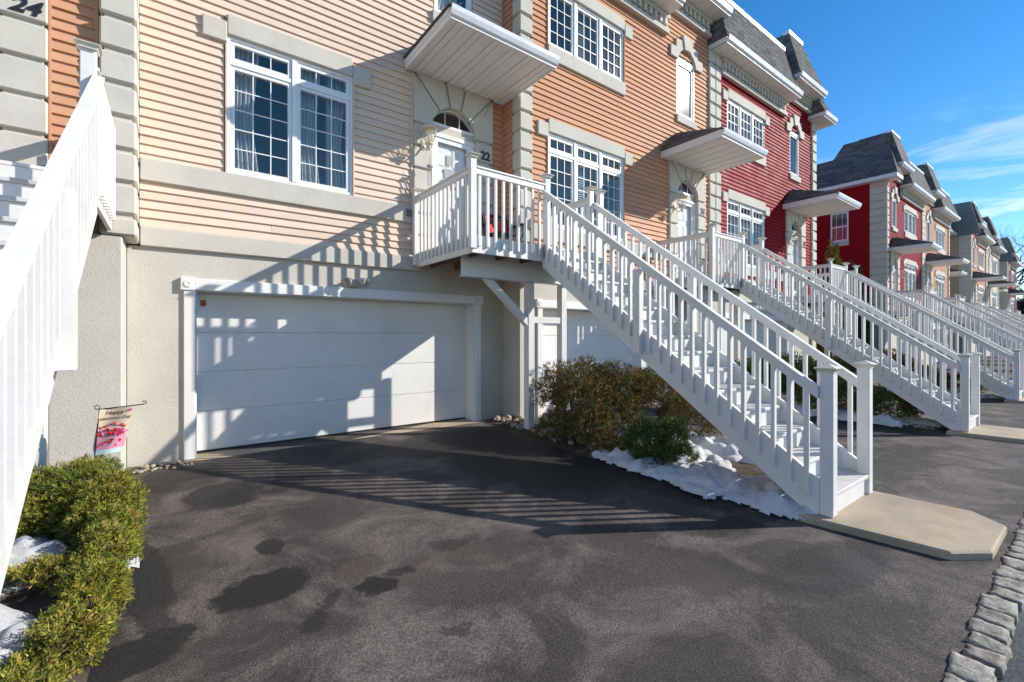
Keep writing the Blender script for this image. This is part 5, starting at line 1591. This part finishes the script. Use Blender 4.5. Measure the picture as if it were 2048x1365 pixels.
for k, (x, y, lab) in enumerate(((84, 6.4, 'dark conifer mass closing the far end of the street'), (92, 8.6, 'dark conifer behind the last red townhouse'))):
    bush('conifer', lab, [(x, y, z, r * 1.4, r * 1.4, 1.6) for z, r in ((1.2, 1.7), (2.8, 1.4), (4.4, .9))], 2600, 0.5, 'dark', 81 + k, cat='tree', stems=3)

def bare_tree(label, x, y, h, seed, spread=0.55):
    r = random.Random(seed)
    t = thing('bare_tree', label, 'tree', (x, y, -0.4), 'leafless trees at the end of the street')
    T = Geo(); B = Geo()
    def grow(p, d, L, w, depth):
        pts = [p]; q = p.copy(); dd = d.copy(); n = 4
        for i in range(n):
            dd = (dd + Vector((r.gauss(0, .13), r.gauss(0, .13), r.gauss(0, .08) + 0.03))).normalized()
            q = q + dd * L / n; pts.append(q.copy())
        (T if depth == 0 else B).add(*tube(pts, [w * (1 - 0.5 * i / n) for i in range(n + 1)], 6 if depth < 2 else 4))
        if depth >= 6: return
        kids = 3 if depth < 4 else 2
        for k in range(kids):
            s = pts[-1] if k < 2 else pts[2]
            nd = (dd + Vector((r.gauss(0, spread), r.gauss(0, spread), r.gauss(0, .35) + 0.05))).normalized()
            grow(s, nd, L * random.Random(r.random()).uniform(0.62, 0.82), w * 0.52, depth + 1)
    grow(Vector((x, y, -0.4)), Vector((0, 0, 1)), h * 0.30, h * 0.022, 0)
    T.build('trunk', 'bark_dark', t, recalc=False); B.build('crown', 'bark_dark', t, recalc=False)
bare_tree('tall leafless tree with dark branches behind the far roofs', 96, 11.2, 21, 5)
bare_tree('leafless spreading tree at the picture edge past the last red townhouse', 88, 7.5, 18, 9)
bare_tree('thin leafless tree peeking over the far row of roofs', 104, 14.5, 22, 14)
bare_tree('leafless tree low behind the street end', 104, 9.2, 17, 23)

# fallen leaves and twigs on the beds and along the drive edge
def litter(label, x0, x1, y0, y1, n, seed):
    r = random.Random(seed); G = Geo()
    for i in range(n):
        x = r.uniform(x0, x1); y = r.uniform(y0, y1); z = g(x, y) + 0.058 + 0.01 * r.random()
        a = r.uniform(0, 6.28); L = r.uniform(0.012, 0.035); w = L * r.uniform(0.25, 0.6)
        c, q = math.cos(a), math.sin(a); t = r.uniform(-0.4, 0.4)
        k = r.uniform(0.5, 1.2); tint = r.choice([(0.20, 0.12, 0.06), (0.28, 0.18, 0.09), (0.12, 0.08, 0.05)])
        G.add([(x - c * L, y - q * L, z), (x - q * w, y + c * w, z + t * w), (x + c * L, y + q * L, z + 0.006), (x + q * w, y - c * w, z - t * w + 0.004)], [(0, 1, 2, 3)], tuple(v * k for v in tint))
    o = G.build('leaf_litter', 'juniper', None, (x0, y0, 0), recalc=False)
    tag(o, label, 'leaves', None, 'stuff')
litter('fallen leaves scattered over the bed below the flight of house 22', 4.25, 5.9, 1.7, 6.1, 700, 1)
litter('fallen leaves scattered over the bed beside the foreground hedge', -1.6, -0.36, 1.8, 6.1, 420, 2)
litter('fallen leaves under the second full staircase', 10.1, 11.4, 1.6, 6.0, 350, 3)
